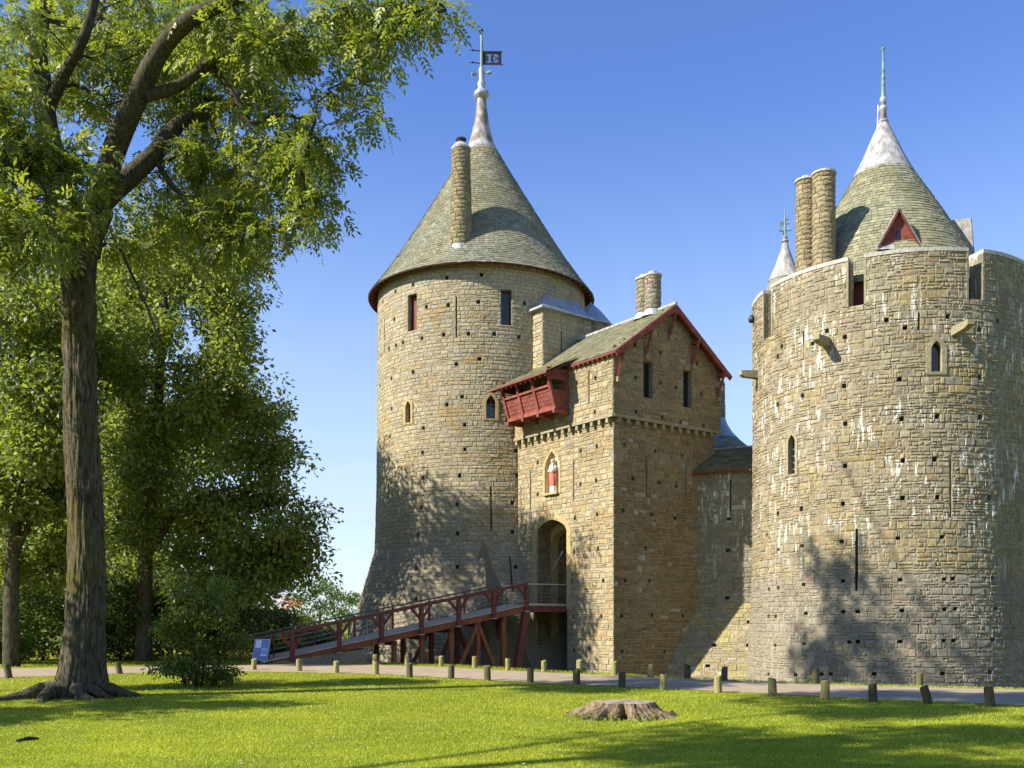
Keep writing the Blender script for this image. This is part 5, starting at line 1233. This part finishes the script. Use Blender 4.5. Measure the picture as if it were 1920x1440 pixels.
def blob_px(blobs, rs):
    """(px, py, rx, ry, n, Ymin, Ymax): clusters spread through a rounded volume"""
    out = []
    for px, py, rx, ry, n, Y0, Y1 in blobs:
        k = 0; subs = []
        while len(subs) < max(2, n // 6):
            q = rs.uniform(-1, 1, 3)
            if 0.12 < (q ** 2).sum() <= 1.0: subs.append(q)
        while k < n:
            if rs.random() < 0.78:                      # sprays: clusters gather round sub-centres, leaving gaps
                a, b, c = subs[rs.integers(len(subs))] + rs.normal(0, 1, 3) * np.array([0.20, 0.11, 0.20])
            else:
                a, b, c = rs.uniform(-1, 1, 3)
                if a * a + b * b + c * c > 1: continue
            Y = 0.5 * (Y0 + Y1) + 0.5 * (Y1 - Y0) * c; out.append(tuple(at(px + a * rx, py + b * ry, Y))); k += 1
    return out
def blob_w(blobs, rs):
    out = []
    for x, y, z, rx, ry, rz_, n in blobs:
        k = 0; subs = []
        while len(subs) < max(2, n // 7):
            q = rs.uniform(-1, 1, 3)
            if 0.1 < (q ** 2).sum() <= 1.0: subs.append(q)
        while k < n:
            if rs.random() < 0.8: q = subs[rs.integers(len(subs))] + rs.normal(0, 0.13, 3)
            else:
                q = rs.uniform(-1, 1, 3)
                if (q ** 2).sum() > 1: continue
            out.append((x + q[0] * rx, y + q[1] * ry, z + q[2] * rz_)); k += 1
    return out
def crown(parent, data, mat, name="crown"):
    v, q, c = data; me = npmesh(name, v, q, mat, c); o = bpy.data.objects.new(name, me); COL.objects.link(o); o.parent = parent
    o.matrix_parent_inverse = Matrix.Translation(-Vector(parent.location)); return o

# --- the big ash in the foreground
AY = 24.0; rs = np.random.default_rng(3)
ash = thing("ash_tree", "huge ash tree with straight furrowed trunk and spreading roots at the left", "tree", tuple(ground_at(152, 1308)))
spine = [(152, 1322), (156, 1270), (160, 1200), (163, 1100), (160, 1000), (157, 900), (152, 800), (150, 700), (148, 600), (146.5, 500), (150, 440), (158, 400)]
wid = [98, 88, 79, 72, 69, 68, 66, 65, 64, 66, 74, 64]
ctr = [at(p[0], p[1], AY) for p in spine]; zsp = [c.z for c in ctr]; zsp[0] = -0.25
n = 112; tv = []; zl = list(np.arange(-0.25, 12.1, 0.09)); lob = [(2.75, 0.9), (3.55, 1.1), (4.35, 0.8), (5.15, 1.0), (5.95, 1.0), (0.35, 0.8), (1.3, 0.7), (2.0, 0.7)]
for z_ in zl:
    cx_ = interp(z_, zsp, [c.x for c in ctr]); w_ = interp(z_, zsp, wid) / F_PX * AY / 2
    for j in range(n):
        t_ = 2 * PI * j / n; fl_ = 0.0
        for a_, am in lob:
            dd = abs((t_ - a_ + PI) % (2 * PI) - PI); fl_ += am * math.exp(-(dd / 0.22) ** 2)
        rr = w_ * (1 + 0.34 * fl_ * math.exp(-max(0, z_ + 0.1) / 0.42) + 0.05 * fl_ * math.exp(-max(0, z_) / 1.6))
        q = Vector((math.cos(t_) * 3.4, math.sin(t_) * 3.4, z_ * 0.55)); rr += 0.030 * noise.noise(q * 1.6) + 0.06 * abs(noise.noise(Vector((q.x * 2.6, q.y * 2.6, z_ * 1.1)))) + 0.03 * noise.noise(Vector((q.x * 4.5, q.y * 4.5, z_ * 2.0))) + 0.03 * noise.noise(Vector((q.x * 0.4, q.y * 0.4, z_ * 0.4)))
        rr -= 0.065; tv.append((cx_ + rr * math.cos(t_), AY + rr * math.sin(t_), z_))
trk = part("trunk", MB().add(tv, [(i * n + j, i * n + (j + 1) % n, (i + 1) * n + (j + 1) % n, (i + 1) * n + j) for i in range(len(zl) - 1) for j in range(n)]), M['bark'], ash, smooth=True)
tb0 = at(152, 1308, AY)
for a_, ln, r_ in ((3.35, 1.3, 0.20), (3.9, 1.75, 0.22), (4.45, 1.35, 0.21), (5.15, 0.8, 0.16), (2.8, 1.2, 0.18), (6.1, 1.2, 0.19), (5.6, 0.7, 0.14)):
    pts = []
    for q in (0, 0.2, 0.45, 0.7, 1.0):
        aa = a_ + 0.25 * math.sin(3 * q + a_); pts.append((tb0.x + (0.55 + q * ln) * math.cos(aa), AY + (0.55 + q * ln) * math.sin(aa), 0.30 * (1 - q) ** 1.3 - 0.05 + 0.04 * math.sin(9 * q)))
    part("root", MB().tube(pts, [r_, r_ * 0.85, r_ * 0.68, r_ * 0.5, r_ * 0.22], 10), M['bark'], ash, smooth=True)
A3 = lambda px, py, Y: at(px, py, Y)
ash_limbs = [
    ([A3(150, 470, 24), A3(162, 430, 24), A3(184, 385, 24)], 0.50, 0.40),
    ([A3(184, 385, 24), A3(212, 285, 23.8), A3(234, 232, 23.5), A3(264, 166, 23.2), A3(290, 110, 23), A3(327, 60, 22.7), A3(370, 26, 22.5), A3(433, -2, 22.3), A3(540, -60, 22), A3(640, -170, 22)], 0.31, 0.12),
    ([A3(184, 385, 24), A3(233, 340, 24.5), A3(287, 293, 25), A3(322, 247, 25.4), A3(342, 222, 25.7), A3(385, 215, 26), A3(440, 190, 26.5)], 0.29, 0.11),
    ([A3(150, 470, 24), A3(128, 430, 24.2), A3(110, 333, 24.5), A3(86, 240, 24.8), A3(80, 165, 25), A3(68, 95, 25), A3(80, 0, 25), A3(120, -160, 25), A3(150, -320, 26)], 0.36, 0.16),
    ([A3(92, 200, 24.9), A3(120, 140, 24.6), A3(165, 60, 24), A3(185, -40, 24)], 0.17, 0.09),
    ([A3(270, 180, 23.2), A3(333, 166, 23.5), A3(393, 118, 24), A3(455, 70, 24), A3(560, 40, 23.6), A3(660, 30, 23)], 0.16, 0.05),
    ([A3(393, 118, 24), A3(440, 180, 24), A3(470, 240, 23.8), A3(520, 210, 23.6), A3(590, 230, 23.4)], 0.09, 0.03),
    ([A3(440, 190, 26.5), A3(510, 130, 27), A3(600, 100, 27.5)], 0.11, 0.04),
    ([A3(215, 440, 24), A3(240, 500, 23.5), A3(270, 560, 23.2), A3(300, 640, 23)], 0.045, 0.02),
    ([A3(287, 293, 25), A3(330, 360, 25), A3(390, 420, 25), A3(440, 460, 25)], 0.09, 0.03),
    ([A3(540, -60, 22), A3(640, -40, 22), A3(740, -20, 22), A3(830, 10, 22)], 0.10, 0.03),
    ([A3(120, -160, 25), A3(220, -260, 27), A3(320, -330, 30), A3(420, -330, 32)], 0.10, 0.03),
    ([A3(110, 333, 24.5), A3(60, 300, 22.5), A3(10, 290, 21.5), A3(-80, 260, 21)], 0.12, 0.05),
]
rs = np.random.default_rng(3)
ash_cl = blob_px([(q[0], q[1], q[2], q[3], max(2, int(q[4] * 0.88)), q[5], q[6]) for q in [
    (48, 370, 112, 112, 130, 20.5, 23.0), (40, 290, 90, 60, 34, 21, 23.3), (-15, 200, 60, 110, 40, 21.5, 25), (150, 180, 60, 80, 26, 25.5, 28), (110, 50, 120, 80, 50, 25.8, 28.5), (20, 60, 60, 60, 20, 22, 25), (200, 90, 90, 90, 46, 24.6, 28),
    (330, 150, 100, 110, 50, 25.6, 28.5), (420, 60, 110, 80, 70, 22, 26), (450, 190, 90, 90, 60, 24.6, 28), (520, 110, 90, 90, 44, 22.5, 26), (560, 220, 80, 60, 26, 22.5, 25.5), (780, 20, 40, 20, 8, 21.6, 23), (826, 16, 12, 9, 2, 21.8, 22.4), (700, 110, 40, 40, 8, 22, 24), (670, 215, 26, 22, 5, 22.6, 24),
    (610, 60, 80, 70, 36, 22, 25), (680, 40, 60, 60, 20, 22, 24), (650, 160, 40, 40, 9, 22.5, 24.5), (760, 20, 60, 36, 18, 21.5, 23.5), (735, 100, 25, 36, 6, 22, 23), (815, 22, 18, 16, 3, 21.8, 22.6),
    (350, 330, 110, 90, 66, 25.8, 28.5), (440, 310, 80, 80, 46, 24, 27.5), (530, 300, 60, 60, 26, 23.5, 26), (555, 380, 50, 44, 22, 23.5, 25.5), (600, 390, 26, 26, 8, 24, 25), (625, 300, 26, 24, 6, 23.5, 25), (445, 450, 50, 70, 26, 24, 26.5), (300, 430, 90, 90, 44, 24.4, 27), (420, 420, 60, 80, 34, 24, 27), (460, 500, 30, 40, 10, 24.2, 26), (530, 425, 24, 22, 5, 24, 25.2), (690, 200, 18, 16, 3, 23, 24), (600, 290, 50, 40, 9, 23, 25),
    (60, 470, 70, 50, 26, 21, 22.8), (215, 480, 50, 60, 8, 24.5, 26)]], rs)
ash_cl += blob_w([(-9.5, 26, 22.5, 5.5, 5, 2.0, 56), (-11.5, 27.8, 20.5, 3.4, 2.5, 2.0, 40), (-10.2, 31.6, 21.6, 3.3, 1.7, 3.3, 140), (-16, 22.5, 14, 4, 4, 4, 45)], rs)
part("branches", grow(ash_limbs, ash_cl, 4, sag=0.35, thin=0.011, k_r=0.013), M['bark_dk'], ash, smooth=True)
crown(ash, leaves(ash_cl, 9, 0.56, 0.165, rs, droop=0.45, compound=4, shade=0.22, flat=0.7), M['leaf_ash'])

# --- trees behind the road
def bg_tree(name, label, px, Y, limbs, blobs, per, spread, size, mat, seed, r0=0.35, wblobs=(), grp="trees behind the road", k_r=0.014, width=0.55, dens=1.15):
    rs = np.random.default_rng(seed); b = at(px, HOR, Y); b.z = height(b.x, b.y); t_ = thing(name, label, "tree", tuple(b), grp)
    cl = blob_px([(*q[:4], int(q[4] * dens), *q[5:]) for q in blobs], rs) + blob_w(wblobs, rs)
    part("trunk", grow(limbs, cl, seed, 0.3, 0.014, k_r), M['bark_dk'], t_, smooth=True)
    crown(t_, leaves(cl, per, spread, size, rs, droop=0.3, shade=0.25, width=width, flat=0.65), mat); return t_
b0 = at(268, 1250, 45)
bg_tree("broadleaf_tree", "tall leafy tree with dark ivied trunk behind the shrub, right of the big ash", 268, 45, [
    ([Vector((b0.x, 45, -0.2)), at(270, 1150, 45), at(272, 1050, 45), at(282, 940, 45), at(290, 850, 45), at(300, 700, 45), at(310, 560, 45), at(320, 430, 45)], 0.42, 0.10),
    ([at(272, 1050, 45), at(305, 1000, 44.6), at(330, 960, 44.4), at(380, 925, 44), at(440, 915, 43.6)], 0.20, 0.06),
    ([at(285, 900, 45), at(320, 780, 44.6), at(345, 720, 44.4), at(400, 640, 44)], 0.16, 0.05),
    ([at(290, 860, 45), at(240, 760, 45.5), at(200, 660, 46)], 0.15, 0.05)],
    [(330, 520, 120, 110, 60, 42, 48), (430, 590, 60, 60, 24, 43, 47), (250, 600, 90, 120, 46, 42, 48), (400, 690, 70, 70, 34, 42, 47), (300, 740, 130, 110, 66, 41, 48), (440, 800, 90, 80, 46, 42, 47), (370, 880, 120, 90, 62, 41, 48), (520, 900, 66, 55, 28, 42.5, 46.5), (480, 990, 110, 80, 60, 42, 47), (240, 900, 80, 120, 46, 42, 48), (540, 1010, 48, 70, 22, 43, 46.5), (500, 1080, 80, 50, 34, 42.5, 46.5), (380, 1020, 110, 80, 50, 43, 48), (260, 1030, 60, 80, 22, 43, 48)],
    70, 1.05, 0.25, M['leaf_bg'], 12, wblobs=[(-16.5, 46.5, 19.5, 3.5, 3.0, 2.6, 36), (-14.2, 42.8, 15.8, 2.0, 1.6, 2.6, 30)], dens=1.25)
b0 = at(22, 1255, 40)
bg_tree("broadleaf_tree", "tall dark-trunked tree at the left edge of the picture, behind the road", 22, 40, [
    ([Vector((b0.x, 40, -0.2)), at(20, 1150, 40), at(24, 1050, 40), at(30, 950, 40), at(40, 820, 40), at(50, 650, 40), at(55, 500, 40)], 0.38, 0.10),
    ([at(24, 1050, 40), at(60, 970, 40), at(110, 900, 40.5)], 0.15, 0.05), ([at(30, 950, 40), at(-20, 850, 40), at(-60, 760, 40)], 0.15, 0.05)],
    [(50, 560, 100, 120, 60, 37, 43), (150, 620, 70, 130, 36, 39, 44), (-40, 640, 90, 140, 40, 37, 43), (60, 740, 120, 110, 66, 36.5, 43), (30, 880, 120, 90, 60, 36.5, 43), (110, 960, 60, 80, 26, 39, 43), (-30, 980, 90, 90, 34, 38, 43), (60, 1060, 80, 50, 20, 40, 43), (80, 800, 40, 60, 14, 36, 38)],
    70, 1.0, 0.25, M['leaf_bg'], 13, dens=1.75)
b0 = at(155, 1252, 50)
bg_tree("broadleaf_tree", "broad tree standing behind the ash trunk, its crown showing on both sides", 165, 50, [
    ([Vector((at(165, HOR, 50).x, 50, -0.2)), at(165, 1100, 50), at(168, 950, 50), at(165, 800, 50), at(165, 600, 50)], 0.36, 0.10)],
    [(160, 760, 110, 120, 44, 47, 54), (190, 900, 110, 100, 40, 47, 54), (170, 1030, 130, 70, 40, 47, 54), (200, 640, 90, 90, 26, 48, 53), (90, 1090, 90, 60, 26, 48, 53), (215, 520, 110, 90, 34, 48, 53), (110, 860, 110, 90, 30, 47, 52)],
    70, 1.2, 0.27, M['leaf_bg'], 14, dens=1.5, wblobs=[(-20, 51.5, 18.5, 3.5, 3, 3.2, 60), (-15.3, 53, 13.5, 3, 2.5, 3.5, 56)])
for i, (px, Y, bl, lab, mat_) in enumerate((
        (600, 72, [(590, 1130, 50, 45, 30, 69, 75), (622, 1120, 34, 36, 16, 69, 75), (560, 1160, 60, 30, 22, 69, 75)], "small yellow-green tree seen between the dark trees and the left tower", 'leaf_yl'),
        (655, 76, [(652, 1140, 24, 28, 14, 73, 78), (640, 1165, 40, 22, 16, 73, 78)], "small far green tree close against the left tower's sloping foot", 'leaf_yl'),
        (540, 60, [(543, 1140, 26, 28, 12, 58, 62)], "small tree with orange leaves below the dark tree, left of the yellow-green one", 'leaf_or'))):
    bx = at(px, HOR, Y)
    bg_tree("small_tree", lab, px, Y, [([Vector((bx.x, Y, -0.2)), at(px, 1185, Y), at(px, 1150, Y)], 0.16, 0.06)], bl, 46 if i < 2 else 18, 0.8, 0.22 if i < 2 else 0.16, M[mat_], 30 + i, grp="small far trees by the tower")
# understorey shrubs along the far side of the road
for i, (px, Y, rx, top, lab) in enumerate(((-30, 43, 90, 1050, "dense dark shrub at the far left, below the tree at the picture's edge"), (80, 46, 90, 1060, "dense dark shrub behind the road, just left of the ash trunk"), (225, 46, 75, 1080, "dense dark shrub behind the road, just right of the ash trunk"),
                                           (320, 48, 90, 1070, "dense dark shrub behind the road, hidden partly by the lawn shrub"), (420, 47, 80, 1080, "dense dark shrub behind the road, between lawn shrub and bridge foot"), (500, 52, 60, 1130, "dense dark shrub behind the bridge's lower end"), (580, 58, 50, 1170, "dense dark shrub behind the bridge handrail, nearest the left tower"))):
    rs = np.random.default_rng(50 + i); b = at(px, HOR, Y); b.z = 0; t_ = thing("shrub", lab, "shrub", tuple(b), "shrubs behind the road")
    yb = HOR + 1.7 * F_PX / Y; cl = blob_px([(px, (top + yb) / 2 + 6, rx, (yb - top) / 2 + 8, 120, Y - 1.6, Y + 1.6)], rs); cl = [c for c in cl if c[2] > 0.15]
    part("stems", grow([([b, b + Vector((0.1, 0, 0.8))], 0.10, 0.05)], cl, 60 + i, 0.3, 0.012, 0.010), M['bark_dk'], t_, smooth=True)
    crown(t_, leaves(cl, 64, 0.8, 0.20, rs, shade=0.3, width=0.6), M['leaf_dk'], "foliage")
# far wood behind everything on the left, closing the gaps under the crowns
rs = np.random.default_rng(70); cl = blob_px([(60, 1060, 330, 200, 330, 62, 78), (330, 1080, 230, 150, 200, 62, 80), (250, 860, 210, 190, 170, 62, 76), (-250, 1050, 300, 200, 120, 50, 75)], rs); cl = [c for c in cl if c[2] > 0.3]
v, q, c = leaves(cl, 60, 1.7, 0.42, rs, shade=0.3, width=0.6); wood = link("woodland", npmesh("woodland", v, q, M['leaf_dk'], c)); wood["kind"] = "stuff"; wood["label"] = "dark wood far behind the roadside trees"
# --- shrub on the lawn
rs = np.random.default_rng(77); sb = ground_at(370, 1288); YB = sb.y
bush = thing("bush", "dark many-stemmed leafy bush on the lawn right of the big ash", "bush", tuple(sb))
cl = blob_px([(365, 1120, 50, 40, 20, YB - 0.9, YB + 0.9), (330, 1150, 40, 50, 16, YB - 0.9, YB + 0.9), (415, 1150, 34, 46, 16, YB - 0.8, YB + 0.8), (370, 1180, 60, 40, 22, YB - 0.9, YB + 0.9), (425, 1205, 28, 26, 10, YB - .6, YB + .6), (318, 1200, 22, 34, 7, YB - .6, YB + .6), (362, 1255, 58, 34, 40, YB - 0.8, YB + 0.8), (412, 1255, 22, 22, 10, YB - .5, YB + .5), (345, 1088, 26, 18, 5, YB - .5, YB + .5), (400, 1100, 24, 22, 5, YB - .5, YB + .5), (292, 1262, 8, 8, 1, YB - .2, YB + .2)], rs); cl = [c for c in cl if c[2] > 0.06]
limbs = [([sb + Vector((ox_, oy_, 0)), sb + Vector((ox_ * 1.6, oy_, 0.9)), sb + Vector((ox_ * 2.4, oy_ * 2, 1.9))], 0.045, 0.02) for ox_, oy_ in ((-0.35, 0), (-0.1, 0.2), (0.15, -0.1), (0.4, 0.1), (0.0, -0.2))]
part("stems", grow(limbs, cl, 78, 0.3, 0.008, 0.007), M['bark_dk'], bush, smooth=True)
crown(bush, leaves(cl, 62, 0.42, 0.13, rs, shade=0.35, width=0.42), M['leaf_bush'], "foliage")
# --- trees beside the photographer: outside the picture, their shade falls across the lawn
rs = np.random.default_rng(90); b = Vector((-18.5, 2.8, 0)); t_ = thing("broadleaf_tree", "huge spreading tree left of the camera whose shade crosses the near lawn", "tree", tuple(b), "trees outside the picture")
cl = blob_w([(-16.6, 4.6, 19.7, 4.6, 3.4, 4.2, 120), (-15.4, 11.6, 21.4, 4.2, 3.0, 4.2, 100)], rs)
part("trunk", grow([([b, b + Vector((0.1, 0.3, 7)), b + Vector((0.6, 3.0, 14)), b + Vector((1, 4.5, 20))], 0.42, 0.1), ([b + Vector((0.3, 1.5, 11)), b + Vector((0.6, 6, 16)), b + Vector((1.5, 9, 20))], 0.09, 0.05)], cl, 95, 0.3, 0.014, 0.018), M['bark_dk'], t_, smooth=True)
crown(t_, leaves(cl, 80, 0.95, 0.33, rs, width=0.55), M['leaf_bg'])
for i, (x_, y_, h_, rx, lab) in enumerate(((-19.0, 17.4, 10.5, 2.8, "small tree beyond the left edge, shading the lawn before the ash"), (-17.8, 24.6, 12.5, 2.5, "small tree beyond the left edge, level with the ash trunk"))):
    rs = np.random.default_rng(92 + i); b = Vector((x_, y_, 0)); t_ = thing("small_tree", lab, "tree", tuple(b), "trees outside the picture")
    cl = blob_w([(x_, y_, h_ * 0.72, rx, rx, h_ * 0.26, 66), (x_ + 0.6, y_ - 0.8, h_ * 0.5, rx * 0.9, rx * 0.8, h_ * 0.16, 30)], rs)
    part("trunk", grow([([b, b + Vector((0.1, 0, h_ * 0.4)), b + Vector((0, 0.2, h_ * 0.85))], 0.12, 0.05)], cl, 97 + i, 0.3, 0.012, 0.014), M['bark_dk'], t_, smooth=True)
    crown(t_, leaves(cl, 90, 0.8, 0.24, rs, width=0.55), M['leaf_bg'])
rs = np.random.default_rng(71); cl = blob_w([(-8, -26, 9, 22, 9, 11, 150), (26, -22, 10, 20, 8, 12, 150), (52, 2, 10, 9, 20, 12, 130), (56, 34, 10, 9, 20, 12, 110)], rs); cl = [c for c in cl if c[2] > 0.3]  # unseen wood ring, added to block low sky and deepen shade on the walls
v, q, c = leaves(cl, 60, 2.6, 0.8, rs, shade=0.3, width=0.6); wood = link("woodland", npmesh("woodland", v, q, M['leaf_dk'], c)); wood["kind"] = "stuff"; wood["label"] = "unseen dense wood behind and right of the viewer, added to block sky light"
# ------------------------------------------------------------------ grass
def grass_field(N, ymin, ymax, seed, hgt, wid_):
    rs = np.random.default_rng(seed); u = rs.random(N); Y = 1.0 / (1 / ymax + u * (1 / ymin - 1 / ymax)); X = (rs.random(N) * 1.16 - 0.58) * Y * 1920 / F_PX
    ny = np.interp(X, NWX, NWY); fy = np.interp(X, FWX, FWY); ey = np.interp(X, EX, EY)
    edge = 0.14 * np.sin(X * 2.1) + 0.10 * np.sin(X * 5.3 + 1)
    keep = (Y < ny - 0.02 + edge * 0.5) | ((Y > fy + 0.05) & (Y < ey + 1.2))
    keep &= ~((np.abs(X - sc_.x) < 0.7) & (np.abs(Y - sc_.y) < 0.6)); X, Y = X[keep], Y[keep]; n = len(X)
    Z = np.array([height(a, b) for a, b in zip(X, Y)]) if n < 1 else np.zeros(n)
    near = Y < 23
    zz = np.zeros(n); idx = np.nonzero(near | (Y > np.interp(X, EX, EY)))[0]
    for i in idx: zz[i] = height(X[i], Y[i])
    k = (Y / 14.0) ** 0.55; a = rs.random(n) * 6.283; L = hgt * k * (0.6 + 0.8 * rs.random(n)); W = wid_ * k
    lean = rs.normal(0, 0.55, (n, 2)); dx, dy = np.cos(a) * W, np.sin(a) * W
    B0 = np.stack([X - dx, Y - dy, zz - 0.005], 1); B1 = np.stack([X + dx, Y + dy, zz - 0.005], 1); T = np.stack([X + lean[:, 0] * L, Y + lean[:, 1] * L, zz + L], 1)
    pn_ = 0.13 * np.sin(X * 0.9 + 0.6 * Y + np.sin(Y)) * np.sin(Y * 0.7 + np.sin(X * 0.8)) + 0.10 * np.sin(X * 2.3 + 2 * np.sin(Y * 1.9)) * np.sin(Y * 3.3 + 1.5 * np.sin(X * 1.3))
    t_ = np.clip(1 + rs.normal(0, 0.30, n) + pn_, 0.4, 1.8); yel = np.clip(rs.normal(0, 0.06, n) - 0.02 + 0.35 * pn_, -0.2, 0.35)
    c = np.stack([t_ * (1 + yel), t_, t_ * (1 - 0.2 * yel)], 1)
    dry = rs.random(n) < 0.04; c[dry] *= np.array([1.7, 1.25, 2.2])
    V_ = np.stack([B0, B1, T], 1).reshape(-1, 3); return V_, np.arange(n * 3).reshape(n, 3), np.repeat(c, 3, axis=0)
v, q, c = grass_field(600000, 11.0, 46.0, 5, 0.027, 0.0052)
gr = link("grass", npmesh("grass", v, q, M['blade'], c, True)); gr["kind"] = "stuff"; gr["label"] = "short bright mown grass covering the lawn and verge"; gr["category"] = "grass"
# clover and weeds by the stump, tiny daisies
rs = np.random.default_rng(8); cl = [(sc_.x + x_, sc_.y + y_, 0.04) for x_, y_ in ((-0.95, -0.45), (-0.75, -0.55), (-1.05, -0.25), (-0.3, -0.8), (0.15, -0.85), (0.45, -0.75), (0.85, 0.05), (0.7, -0.25), (-0.6, -0.72))]
v, q, c = leaves(cl, 26, 0.16, 0.07, rs, droop=-0.4, width=0.7)
wd = link("weeds", npmesh("weeds", v, q, M['leaf_bg'], c)); wd["kind"] = "stuff"; wd["label"] = "small leafy weeds sprouting round the tree stump"

rs = np.random.default_rng(18); n = 130; Y = 12.5 + 16 * rs.random(n) ** 1.5; X = (rs.random(n) - 0.5) * Y * 1.05; ok = Y < np.interp(X, NWX, NWY) - 0.3; X, Y = X[ok], Y[ok]; n = len(X)
P0 = np.stack([X, Y, np.array([height(a, b) for a, b in zip(X, Y)]) + 0.035], 1); r_ = 0.014 + 0.010 * rs.random(n)
V_ = np.concatenate([np.stack([P0 + np.stack([r_ * math.cos(k * 1.5708), r_ * math.sin(k * 1.5708), 0.004 * np.ones(n) * (k % 2)], 1)], 0) for k in range(4)]).transpose(1, 0, 2).reshape(-1, 3)
dz = link("daisies", npmesh("daisies", V_, np.arange(n * 4).reshape(n, 4), M['white'])); dz["kind"] = "stuff"; dz["label"] = "tiny white daisies scattered over the lawn"
